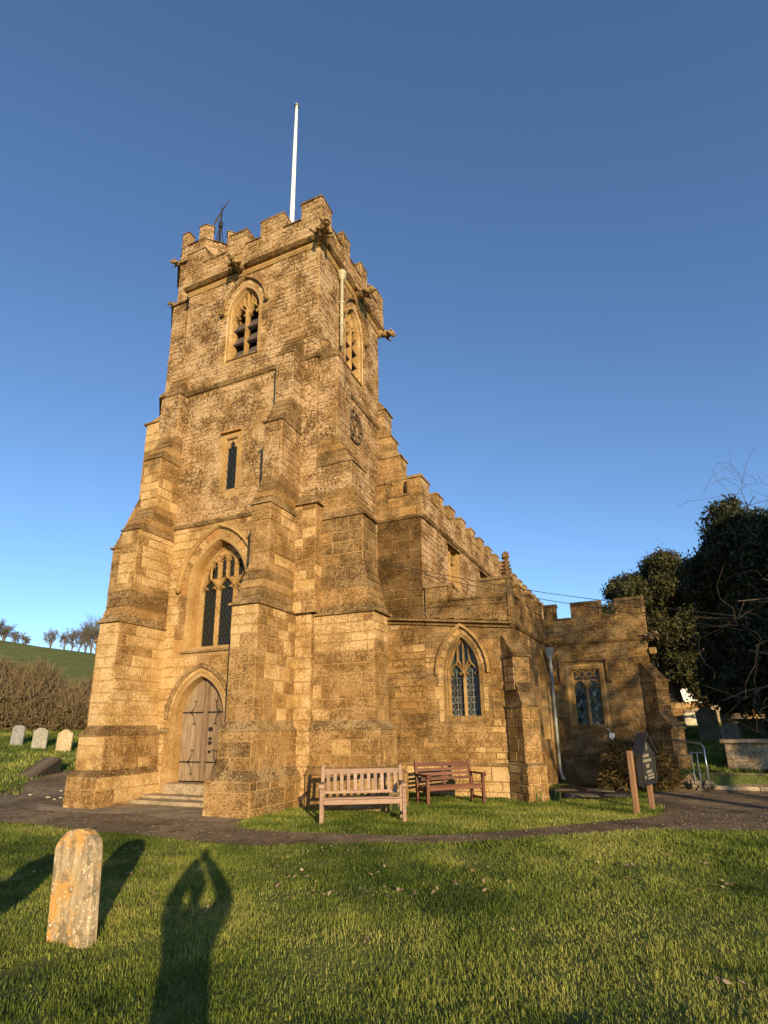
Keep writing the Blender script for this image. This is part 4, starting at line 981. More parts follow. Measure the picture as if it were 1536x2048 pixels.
for k in range(3): lattice(w, FW, u0 + k * lw + 0.04, u0 + (k + 1) * lw - 0.04, 3.62, 5.40, D0 - 0.12, 0.125, 0.205, glass='glass', came=0.016)
lattice(w, FW, u0 + 0.05, u1 - 0.05, 5.44, 6.05, D0 - 0.12, 0.125, 0.205, inside=lambda a, b: abs(a - A_WIN.uc) < A_WIN.half(b, -0.10), glass='glass', came=0.014)

# west door
dd = part_empty('west_door', 'weathered plank door with iron strap hinges in a moulded pointed arch')
voussoirs(dd, FW, A_DOOR, 0.11, 0.27, 0.018, 0.30, mats=('pale', 'pale', 'dressed'), n_arc=7)
reveal(dd, FW, A_DOOR, [(0.14, 0.0), (0.13, 0.03), (0.10, 0.03), (0.09, -0.02), (0.05, 0.005), (0.0, -0.02), (-0.015, -0.26)], 'dressed', 0.30, 'arch_moulding')
hood(dd, FW, A_DOOR, 0.20, 0.29, 0.09, -0.35, False, 'ledge')
backing(dd, FW, A_DOOR, -0.40)
ins = Arch(A_DOOR.uc, 0.72, 0.40, 1.88, 0.97)
nb = 7
for k in range(nb):
    a = A_DOOR.uc - 0.72 + k * 1.44 / nb; b = a + 1.44 / nb; m = MB()
    g = 0.006 if k != 3 else 0.003
    tz = lambda u: min(ins.apex() - 0.0, 1.88 + (math.sqrt(max(0.0, ins.r ** 2 - (abs(u - ins.uc) + ins.k) ** 2))))
    us = np.linspace(a + g, b - g, 4); dj = -0.24 + rnd.uniform(-0.006, 0.006)
    poly = [(us[0], 0.43)] + [(us[-1], 0.43)] + [(u, max(0.6, tz(u))) for u in us[::-1]]
    m.prism([FW.P(u, z, dj) for u, z in poly], (0, 0, 0), (0, 0.05, 0)); cobj(m, 'plank', 'oak_door', dd)
m = MB(); m.box(-9.47, -9.39, TW + 0.215, TW + 0.25, 0.43, 2.80); cobj(m, 'cover_strip', 'oak_door', dd)
for z in (0.86, 2.02):
    for sg, c0, c1 in ((1, -10.14, -9.50), (-1, -8.74, -9.36)):
        m = MB(); yy = TW + 0.225
        m.box(min(c0, c1), max(c0, c1), yy - 0.010, yy + 0.01, z - 0.015, z + 0.015)
        cc = c0 + sg * 0.18
        for s2 in (-1, 1):
            pts = [(cc + sg * (0.02 + 0.18 * math.sin(t)), yy - 0.008, z + s2 * 0.20 * (1 - math.cos(t)) * 1.15) for t in np.linspace(0, 1.7, 7)]
            m.tube(pts, [0.013, 0.013, 0.012, 0.011, 0.010, 0.009, 0.011], 5)
            e = Vector(pts[-1])
            for q in (-0.05, 0.05): m.tube([e, e + Vector((q, 0, 0.03 * s2))], [0.014, 0.006], 4)
        cobj(m, 'strap_hinge', 'iron', dd)
for z, r_ in ((1.62, 0.05), (1.40, 0.035), (1.30, 0.04), (1.10, 0.03)):
    m = MB(); m.tube([(-9.24, TW + 0.19, z), (-9.24, TW + 0.25, z)], r_, 10); cobj(m, 'door_furniture', 'iron', dd)
m = MB(); m.bbox(-10.22, -8.60, TW - 0.18, TW + 0.30, 0.16, 0.40, 0.02); cobj(m, 'threshold', 'concrete', dd)
for z0, z1, y0 in ((-0.05, 0.10, 9.72), (0.10, 0.17, 10.02)):
    m = MB(); m.bbox(-10.60, -7.50, y0, TW - 0.02, z0, z1, 0.02); cobj(m, 'door_step', 'concrete', dd)

# slit window
w = part_empty('slit_window', 'narrow cusped single light in the middle stage of the tower')
reveal(w, FW, A_SLIT, [(0.13, 0.0), (0.13, 0.022), (0.02, 0.02), (0.0, -0.06), (-0.015, -0.2)], 'dressed', 7.70)
m = MB(); m.hexa([FW.P(-9.30, 9.40, 0), FW.P(-8.66, 9.40, 0), FW.P(-8.66, 9.40, 0.10), FW.P(-9.30, 9.40, 0.10), FW.P(-9.30, 9.50, 0), FW.P(-8.66, 9.50, 0), FW.P(-8.66, 9.46, 0.08), FW.P(-9.30, 9.46, 0.08)]); cobj(m, 'label_mould', 'orange', w)
m = MB(); light_head(m, FW, -9.10, -8.86, 8.98, -0.03, 0.04, 0.08, 0.22)
for sg in (-1, 1): m.prism([FW.P(-8.98 + sg * 0.16, 8.95, -0.06), FW.P(-8.98 + sg * 0.16, 9.24, -0.06), FW.P(-8.98, 9.24, -0.06), FW.P(-8.98 + sg * 0.07, 9.12, -0.06)], (0, 0, 0), (0, 0.05, 0))
cobj(m, 'tracery', 'dressed', w); backing(w, FW, A_SLIT, -0.24)
lattice(w, FW, -9.13, -8.81, 7.76, 9.16, -0.07, 0.16, 0.22, came=0.015)

# belfry openings with louvres
def belfry(op, fr, label, tall=False):
    w = part_empty('belfry_window', label)
    voussoirs(w, fr, op, 0.10, 0.25, 0.016, 11.72, mats=('rubble', 'pale', 'ashlar'), n_arc=6, jamb_h=0.28)
    reveal(w, fr, op, [(0.12, 0.0), (0.11, 0.02), (0.06, -0.02), (0.05, 0.0), (0.0, -0.03), (-0.02, -0.16), (-0.02, -0.5)], 'pale', 11.72)
    hood(w, fr, op, 0.24, 0.32, 0.10, -0.12, True, 'aged')
    sill(w, fr, op, 11.84, 0.03, -0.40, 0.10, 0.05, 'aged'); backing(w, fr, op, -0.55)
    t = MB(); c = op.uc; D = -0.10
    bar(t, fr, [(c, 11.8), (c, 13.45)], 0.085, D + 0.03, 0.16)
    for sg in (-1, 1):
        light_head(t, fr, c + min(0, sg * 0.46), c + max(0, sg * 0.46), 13.20, D, 0.055, 0.13, 0.36)
        bar(t, fr, [(c + sg * 0.02, 13.50), (c + sg * 0.15, 13.66), (c + sg * 0.14, 13.92)], 0.05, D, 0.12)
        bar(t, fr, [(c + sg * 0.23, 13.54), (c + sg * 0.27, 13.70), (c + sg * 0.22, 13.80)], 0.05, D, 0.12)
        bar(t, fr, [(c + sg * 0.30, 13.30), (c + sg * 0.44, 13.42)], 0.06, D, 0.12)
    bar(t, fr, [(c, 13.45), (c, 14.06)], 0.06, D, 0.12)
    bar(t, fr, Arch(c, 0.46, 11.8, 13.34, 0.74).outline(0.0), 0.07, D + 0.02, 0.18)
    cobj(t, 'tracery', 'dressed', w)
    for sg in (-1, 1):
        for k in range(3):
            z = 11.86 + k * 0.47; a, b = (c + 0.05, c + 0.45) if sg > 0 else (c - 0.45, c - 0.05)
            m = MB(); m.hexa([fr.P(a, z, D - 0.05), fr.P(b, z, D - 0.05), fr.P(b, z + 0.36, D - 0.24), fr.P(a, z + 0.36, D - 0.24),
                              fr.P(a, z + 0.02, D + 0.0), fr.P(b, z + 0.02, D + 0.0), fr.P(b, z + 0.40, D - 0.20), fr.P(a, z + 0.40, D - 0.20)])
            cobj(m, 'louvre', 'slate', w)
belfry(A_BELW, FW, 'west belfry opening with dark louvres')
belfry(A_BELS, FS, 'south belfry opening with dark louvres seen at an angle')

# aisle west window, two lights with patterned leading
w = part_empty('aisle_window', 'pointed two-light window with patterned leaded glass in the aisle wall')
op = A_AW
voussoirs(w, FNW, op, 0.09, 0.22, 0.016, 1.72, mats=('pale', 'ashlar', 'dressed'), n_arc=6, jamb_h=0.28)
reveal(w, FNW, op, [(0.11, 0.0), (0.10, 0.02), (0.06, -0.02), (0.0, -0.05), (-0.02, -0.20), (-0.02, -0.34)], 'dressed', 1.70)
hood(w, FNW, op, 0.21, 0.29, 0.10, 0.02, False, 'dressed')
sill(w, FNW, op, 1.88, 0.02, -0.28, 0.20, 0.12, 'aged'); backing(w, FNW, op, -0.36)
t = MB(); c = op.uc; D = -0.12
bar(t, FNW, [(c, 1.86), (c, 3.10)], 0.075, D, 0.13); bar(t, FNW, Arch(c, 0.42, 1.8, 2.98, 0.92).outline(0.0), 0.07, D + 0.02, 0.16)
for sg in (-1, 1):
    light_head(t, FNW, c + min(0, sg * 0.42), c + max(0, sg * 0.42), 2.88, D, 0.05, 0.11, 0.36)
    bar(t, FNW, [(c, 3.10), (c + sg * 0.16, 3.34), (c + sg * 0.15, 3.66)], 0.05, D, 0.11)
    bar(t, FNW, [(c + sg * 0.21, 3.24), (c + sg * 0.16, 3.34)], 0.05, D, 0.11)
bar(t, FNW, [(c - 0.001, 3.1), (c + 0.001, 3.84)], 0.045, D, 0.11)
cobj(t, 'tracery', 'dressed', w)
for sg in (-1, 1):
    a, b = (c + 0.045, c + 0.39) if sg > 0 else (c - 0.39, c - 0.045); mid = (a + b) / 2
    L = MB(); dep = D - 0.12
    def came(p0, p1, wd=0.013):
        q = Vector((p1[0] - p0[0], p1[1] - p0[1])); nn = Vector((-q.y, q.x)).normalized() * wd / 2
        L.hexa([FNW.P(p0[0] - nn.x, p0[1] - nn.y, dep), FNW.P(p1[0] - nn.x, p1[1] - nn.y, dep), FNW.P(p1[0] + nn.x, p1[1] + nn.y, dep), FNW.P(p0[0] + nn.x, p0[1] + nn.y, dep),
                FNW.P(p0[0] - nn.x, p0[1] - nn.y, dep + 0.014), FNW.P(p1[0] - nn.x, p1[1] - nn.y, dep + 0.014), FNW.P(p1[0] + nn.x, p1[1] + nn.y, dep + 0.014), FNW.P(p0[0] + nn.x, p0[1] + nn.y, dep + 0.014)])
    rows = np.linspace(1.88, 3.02, 8)
    for z0, z1 in zip(rows[:-1], rows[1:]):
        for x0, x1 in ((a, mid), (mid, b)):
            m = MB(); tu, tz = rnd.gauss(0, 0.03), rnd.gauss(0, 0.03)
            m.add([FNW.P(x0 + 0.004, z0 + 0.004, dep + tu * 0.05), FNW.P(x1 - 0.004, z0 + 0.004, dep - tu * 0.05), FNW.P(x1 - 0.004, z1 - 0.004, dep + tz * 0.05), FNW.P(x0 + 0.004, z1 - 0.004, dep - tz * 0.05)], [(0, 1, 2, 3)])
            cobj(m, 'pane', 'glass', w)
        came((a, z0), (b, z0)); zm = (z0 + z1) / 2
        cir = [(mid + 0.085 * math.cos(q), zm + 0.062 * math.sin(q)) for q in np.linspace(0, 2 * math.pi, 9)]
        if int(z0 * 7) % 2: [came(cir[i], cir[i + 1], 0.010) for i in range(8)]
        came((a, z0), (mid - 0.06, zm), 0.009); came((b, z0), (mid + 0.06, zm), 0.009); came((a, z1), (mid - 0.06, zm), 0.009); came((b, z1), (mid + 0.06, zm), 0.009)
    came((mid, 1.88), (mid, 3.1), 0.016); came((a, 1.88), (a, 3.0), 0.016); came((b, 1.88), (b, 3.0), 0.016)
    cobj(L, 'lead_came', 'lead', w)
m = MB(); o_ = [FNW.P(u, z, D - 0.13) for u, z in Arch(c, 0.42, 2.98, 2.98, 0.92).arc(0)]; m.add(o_, [tuple(q) for q in tessellate_polygon([o_])]); cobj(m, 'head_glass', 'glass_green', w)

# transept window: square head, two lights, row of quatrefoils
w = part_empty('transept_window', 'square-headed two-light window with quatrefoils and green diamond panes')
op = R_TW
reveal(w, FTW, op, [(0.16, 0.0), (0.16, 0.02), (0.08, 0.02), (0.03, -0.04), (0.0, -0.05), (-0.015, -0.2), (-0.015, -0.32)], 'dressed', 1.52)
m = MB()
for q in ([(-1.90, 2.95), (-1.90, 3.64), (-0.46, 3.64), (-0.46, 2.95)],):
    for a, b in zip(q[:-1], q[1:]): bar(m, FTW, [a, b], 0.09, 0.10, 0.10)
for sg, x in ((-1, -1.90), (1, -0.46)): bar(m, FTW, [(x, 2.95), (x + sg * 0.14, 2.95)], 0.08, 0.10, 0.10)
cobj(m, 'label_mould', 'aged', w)
sill(w, FTW, op, 1.62, 0.05, -0.25, 0.12, 0.05, 'aged'); backing(w, FTW, op, -0.34)
t = MB(); c = op.uc; D = -0.10; zq = 3.20
bar(t, FTW, [(c, 1.6), (c, 2.95)], 0.085, D, 0.13)
bar(t, FTW, op.outline(-0.03), 0.06, D + 0.01, 0.14); bar(t, FTW, [(op.u0, 3.02), (c - 0.22, 2.99), (c, 3.06), (c + 0.22, 2.99), (op.u1, 3.02)], 0.04, D, 0.1)
for k in range(4):
    uq = op.u0 + 0.11 + k * 0.22
    bar(t, FTW, [(uq + 0.098 * math.cos(q), zq + 0.105 * math.sin(q)) for q in np.linspace(0, 2 * math.pi, 13)], 0.038, D, 0.10)
    for q in (0.785, 2.356, 3.927, 5.498): bar(t, FTW, [(uq + 0.10 * math.cos(q), zq + 0.105 * math.sin(q)), (uq + 0.035 * math.cos(q), zq + 0.037 * math.sin(q))], 0.03, D - 0.01, 0.07)
for sg in (-1, 1): light_head(t, FTW, c + min(0, sg * 0.41), c + max(0, sg * 0.41), 2.72, D, 0.045, 0.11, 0.30)
for sg in (-1, 1):
    cc = c + sg * 0.205
    for s2 in (-1, 1): t.prism([FTW.P(cc + s2 * 0.2, 2.72, D - 0.03), FTW.P(cc + s2 * 0.2, 3.02, D - 0.03), FTW.P(cc + s2 * 0.02, 3.02, D - 0.03), FTW.P(cc + s2 * 0.13, 2.9, D - 0.03)], (0, 0, 0), (0, 0.04, 0))
cobj(t, 'tracery', 'dressed', w)
for sg in (-1, 1):
    a, b = (c + 0.05, c + 0.39) if sg > 0 else (c - 0.39, c - 0.05); lattice(w, FTW, a, b, 1.63, 2.98, D - 0.12, 0.17, 0.235, glass='glass_green', came=0.013, tilt=4.0)
m = MB(); m.box(op.u0, op.u1, TY + 0.21, TY + 0.22, 3.02, 3.36); cobj(m, 'head_glass', 'glass', w)

# aisle south window and clerestory windows, seen at a sharp angle
w = part_empty('aisle_window', 'pointed window in the south aisle wall seen edge-on'); op = A_AS
reveal(w, FAS, op, [(0.18, 0.0), (0.18, 0.02), (0.04, 0.0), (0.0, -0.05), (-0.04, -0.30)], 'dressed', 1.1); hood(w, FAS, op, 0.18, 0.26, 0.10, 0.02, False, 'aged'); backing(w, FAS, op, -0.32)
t = MB(); [bar(t, FAS, [(op.uc + q, 1.2), (op.uc + q, 3.3)], 0.08, -0.12, 0.12) for q in (-0.25, 0.25)]; cobj(t, 'mullion', 'dressed', w)
for q in (C1, C2, C3):
    w = part_empty('clerestory_window')
    reveal(w, FNS, q, [(0.10, 0.0), (0.10, 0.015), (0.0, 0.0), (-0.02, -0.30)], 'dressed', 6.1); backing(w, FNS, q, -0.28)
    m = MB(); m.hexa([FNS.P(q.u0 - 0.14, 7.44, 0), FNS.P(q.u1 + 0.14, 7.44, 0), FNS.P(q.u1 + 0.14, 7.44, 0.1), FNS.P(q.u0 - 0.14, 7.44, 0.1), FNS.P(q.u0 - 0.14, 7.54, 0), FNS.P(q.u1 + 0.14, 7.54, 0), FNS.P(q.u1 + 0.14, 7.5, 0.09), FNS.P(q.u0 - 0.14, 7.5, 0.09)]); cobj(m, 'label_mould', 'aged', w)
    t = MB(); bar(t, FNS, [(q.uc, 6.15), (q.uc, 7.4)], 0.09, -0.1, 0.13); light_head(t, FNS, q.u0, q.uc, 7.0, -0.1, 0.05, 0.1, 0.32); light_head(t, FNS, q.uc, q.u1, 7.0, -0.1, 0.05, 0.1, 0.32); cobj(t, 'tracery', 'dressed', w)

# ---------------------------------------------------------------- gargoyles
def gargoyle(p, n, up=0.1, s=1.0, label=None):
    n = Vector(n).normalized(); sd = Vector((n.y, -n.x, 0)); p = Vector(p); U = Vector((0, 0, 1)); m = MB()
    def blob(c, r, e=(1, 1, 1), k=7):
        rings = []
        for i in range(1, 6):
            th = math.pi * i / 6; rr = math.sin(th); hh = -math.cos(th)
            rings.append([c + n * (hh * r * e[0]) + sd * (rr * r * e[1] * math.cos(a) * rnd.uniform(0.85, 1.15)) + U * (rr * r * e[2] * math.sin(a) * rnd.uniform(0.85, 1.15)) for a in np.linspace(0, 2 * math.pi, k + 1)[:-1]])
        m.loft(rings)
    blob(p + n * 0.10 * s, 0.17 * s, (1.5, 0.9, 0.9)); blob(p + n * 0.30 * s + U * 0.02, 0.13 * s, (1.3, 1.0, 0.95)); blob(p + n * 0.43 * s + U * 0.05 * s, 0.115 * s, (1.0, 1.0, 0.95))
    blob(p + n * 0.53 * s - U * 0.0, 0.06 * s, (1.2, 1.0, 0.6)); blob(p + n * 0.50 * s - U * 0.075 * s, 0.05 * s, (1.2, 1.0, 0.5))
    for g in (-1, 1):
        m.tube([p + n * 0.40 * s + sd * g * 0.08 * s + U * 0.1 * s, p + n * 0.36 * s + sd * g * 0.14 * s + U * 0.2 * s], [0.045 * s, 0.008], 5)
        m.tube([p + n * 0.22 * s + sd * g * 0.12 * s, p + n * 0.34 * s + sd * g * 0.17 * s - U * 0.10 * s, p + n * 0.42 * s + sd * g * 0.13 * s - U * 0.17 * s], [0.06 * s, 0.045 * s, 0.03 * s], 5)
        m.tube([p + n * 0.10 * s + sd * g * 0.10 * s, p + n * 0.05 * s + sd * g * 0.3 * s + U * 0.12 * s], [0.05 * s, 0.02 * s], 5)
    cobj(m, 'gargoyle', 'ledge', church, True, label)
gargoyle((-8.98, TW - 0.10, 14.76), (0, -1, 0), s=1.0); gargoyle((TS + 0.06, TW - 0.06, 14.74), (1, -1, 0), s=1.15); gargoyle((TS + 0.12, 12.72, 14.74), (1, 0, 0), s=1.0)
gargoyle((TS + 0.06, TE + 0.12, 14.72), (1, 0.6, 0), s=0.9); gargoyle((-12.05, 11.05, 16.78), (-1, -1, 0), s=0.62); gargoyle((-12.15, 11.1, 15.2), (-1, -0.9, 0), s=0.5)
gargoyle((TX1 + 0.02, TY - 0.02, 4.28), (1, -1, 0), s=0.8); gargoyle((ASX + 4.8 * math.sin(R(4)) , NY + 4.62, 4.22), (1, -0.6, 0), s=0.6)
m = MB(); m.bbox(TX1 + 0.02, TX1 + 0.24, TY - 0.1, TY + 0.12, 3.72, 3.92, 0.03); cobj(m, 'corbel_stone', 'dressed', church)

# ---------------------------------------------------------------- clock, pipes, flagpole, vane
ck = part_empty('clock', 'skeleton clock dial on the south face of the tower')
def ring(m, r0, r1, d0, d1, uc, zc, fr, n=40):
    rows = [[fr.P(uc + r * math.cos(a), zc + r * math.sin(a), d) for a in np.linspace(0, 2 * math.pi, n + 1)[:-1]] for r, d in ((r0, d0), (r0, d1), (r1, d1), (r1, d0))]
    m.loft(rows, True, False)
CU, CZ = 12.60, 10.06
m = MB(); ring(m, 0.46, 0.50, 0.03, 0.07, CU, CZ, FS); ring(m, 0.29, 0.32, 0.03, 0.07, CU, CZ, FS); cobj(m, 'dial_ring', 'bronze', ck)
for k in range(12):
    a = k * math.pi / 6; m = MB(); bar(m, FS, [(CU + 0.31 * math.sin(a), CZ + 0.31 * math.cos(a)), (CU + 0.47 * math.sin(a), CZ + 0.47 * math.cos(a))], 0.05, 0.07, 0.035); cobj(m, 'numeral', 'bronze', ck)
for a, L in ((R(-40), 0.30), (R(175), 0.43)):
    m = MB(); bar(m, FS, [(CU - 0.08 * math.sin(a), CZ - 0.08 * math.cos(a)), (CU + L * math.sin(a), CZ + L * math.cos(a))], 0.035, 0.10, 0.02); cobj(m, 'hand', 'bronze', ck)
m = MB(); m.tube([FS.P(CU, CZ, 0), FS.P(CU, CZ, 0.11)], 0.035, 8); cobj(m, 'arbor', 'bronze', ck)
m = MB()
for a in (0.6, 2.5, 4.1, 5.4): m.tube([FS.P(CU + 0.48 * math.cos(a), CZ + 0.48 * math.sin(a), -0.02), FS.P(CU + 0.48 * math.cos(a), CZ + 0.48 * math.sin(a), 0.06)], 0.012, 5)
cobj(m, 'fixing', 'iron', ck)

pp = part_empty('downpipe', 'cream painted downpipe with round hopper on the south tower face')
px_, py_ = TS + 0.12, 11.62
m = MB(); m.tube([(px_, py_, 12.05), (px_, py_, 14.35)], 0.05, 10); cobj(m, 'pipe', 'cream', pp, True)
m = MB(); m.loft([[(px_ + r * math.cos(a), py_ + r * math.sin(a), z) for a in np.linspace(0, 2 * math.pi, 13)[:-1]] for r, z in ((0.055, 14.28), (0.07, 14.34), (0.12, 14.42), (0.12, 14.5), (0.135, 14.51), (0.135, 14.60))]); cobj(m, 'hopper', 'cream', pp, True)
for z in (12.75, 13.05, 13.5):
    m = MB(); m.tube([(px_, py_, z), (px_, py_, z + 0.06)], 0.065, 10); cobj(m, 'collar', 'cream', pp)
pp = part_empty('downpipe', 'grey painted downpipe with hopper in the corner between aisle and transept')
q = FAS.P(4.35, 0, 0.10)
m = MB(); m.tube([(q.x, q.y, 0.35), (q.x, q.y, 3.75)], 0.048, 10); m.tube([(q.x, q.y, 0.36), (q.x + 0.02, q.y - 0.05, 0.15), (q.x + 0.12, q.y - 0.16, -0.02)], 0.048, 8); cobj(m, 'pipe', 'greypipe', pp, True)
m = MB(); m.hexa([(q.x - 0.07, q.y - 0.07, 3.72), (q.x + 0.07, q.y - 0.07, 3.72), (q.x + 0.07, q.y + 0.07, 3.72), (q.x - 0.07, q.y + 0.07, 3.72), (q.x - 0.12, q.y - 0.12, 3.98), (q.x + 0.12, q.y - 0.12, 3.98), (q.x + 0.12, q.y + 0.12, 3.98), (q.x - 0.12, q.y + 0.12, 3.98)])
m.box(q.x - 0.13, q.x + 0.13, q.y - 0.13, q.y + 0.13, 3.98, 4.08); cobj(m, 'hopper', 'greypipe', pp)
for z in (1.75, 3.4):
    m = MB(); m.tube([(q.x, q.y, z), (q.x, q.y, z + 0.07)], 0.062, 10); cobj(m, 'collar', 'greypipe', pp)
m = MB(); m.bbox(-0.60, -0.44, TY - 0.07, TY, 1.18, 1.34, 0.008); m.tube([(-0.55, TY - 0.03, 1.34), (-0.60, TY - 0.03, 1.46), (-0.68, TY - 0.03, 1.50)], 0.01, 5); m.tube([(-0.52, TY - 0.03, 1.18), (-0.50, TY - 0.03, 0.9)], 0.014, 5); cobj(m, 'electrical_box', 'white', church, label='small white junction box below the transept window')

fp = empty('flagpole', (-8.5, 12.24, 14.95)); tag(fp, 'tall bare white flagpole rising from the tower roof', 'flagpole')
lx = Matrix.Translation((8.5, -12.24, -14.95))
m = MB(); m.tube([(-8.52, 12.24, 14.95), (-8.51, 12.24, 18.6), (-8.5, 12.24, 21.5), (-8.49, 12.24, 23.45)], [0.085, 0.08, 0.065, 0.045], 12); m.build('pole', MAT['white'], fp, True, lx)
for z, r_ in ((18.72, 0.086), (21.55, 0.072)):
    m = MB(); m.tube([(-8.505, 12.24, z), (-8.505, 12.24, z + 0.06)], r_, 12); m.build('band', MAT['white'], fp, False, lx)
m = MB(); m.tube([(-8.49, 12.24, 23.44), (-8.49, 12.24, 23.47)], 0.10, 12); m.tube([(-8.49, 12.24, 23.47), (-8.49, 12.24, 23.56)], [0.06, 0.05], 8); m.build('truck', MAT['steel'], fp, False, lx)
for e in ((-10.6, 13.6, 15.6), (-6.9, 13.8, 15.6), (-9.9, 10.9, 15.6)):
    m = MB(); m.tube([(-8.505, 12.24, 18.72), e], 0.006, 4); m.build('stay_wire', MAT['iron'], fp, False, lx)

wv = empty('weather_vane', (TCX, TCY, 17.3)); tag(wv, 'iron weather vane with arrow and tapered tail on the stair turret', 'weather vane')
lx = Matrix.Translation((-TCX, -TCY, -17.3))
m = MB(); m.tube([(TCX, TCY, 17.3), (TCX, TCY, 19.9), (TCX, TCY, 20.4)], [0.035, 0.03, 0.006], 8); m.build('spindle', MAT['iron'], wv, False, lx)
m = MB()
for k in range(4): a = k * math.pi / 2 + 0.5; m.tube([(TCX + 0.34 * math.cos(a), TCY + 0.34 * math.sin(a), 17.3), (TCX + 0.10 * math.cos(a), TCY + 0.10 * math.sin(a), 18.9), (TCX, TCY, 19.45)], 0.018, 5)
m.tube([(TCX, TCY, 19.3), (TCX, TCY, 19.55)], 0.075, 8); m.build('tripod', MAT['iron'], wv, False, lx)
vd = Vector((0.90, -0.43, 0)); cz = Vector((TCX, TCY, 20.02))
m = MB()
tailp = [cz - vd * 0.06 + Vector((0, 0, 0.07)), cz - vd * 0.06 - Vector((0, 0, 0.07)), cz - vd * 0.66 - Vector((0, 0, 0.13)), cz - vd * 0.58, cz - vd * 0.66 + Vector((0, 0, 0.13))]
m.prism(tailp, Vector((0.006, -0.005, 0)), Vector((-0.006, 0.005, 0))); m.build('tail', MAT['bronze'], wv, False, lx)
m = MB(); m.tube([cz - vd * 0.1, cz + vd * 0.5], 0.016, 6); m.tube([cz + vd * 0.05 + Vector((0, 0, 0.06)), cz + vd * 0.42 + Vector((0, 0, 0.02))], 0.008, 4); m.prism([cz + vd * 0.66, cz + vd * 0.46 + Vector((0, 0, 0.06)), cz + vd * 0.46 - Vector((0, 0, 0.06))], Vector((0.006, -0.005, 0)), Vector((-0.006, 0.005, 0))); m.build('pointer', MAT['bronze'], wv, False, lx)

# ================================================================== THINGS ROUND THE CHURCH
def thing_xf(x, y, z, rz): return Matrix.Translation((x, y, z)) @ Matrix.Rotation(rz, 4, 'Z')
def place(name, x, y, rz, label, cat, group=None, z=None, dz=0.0):
    o = empty(name, (x, y, (H(x, y) if z is None else z) + dz), rz); return tag(o, label, cat, group)

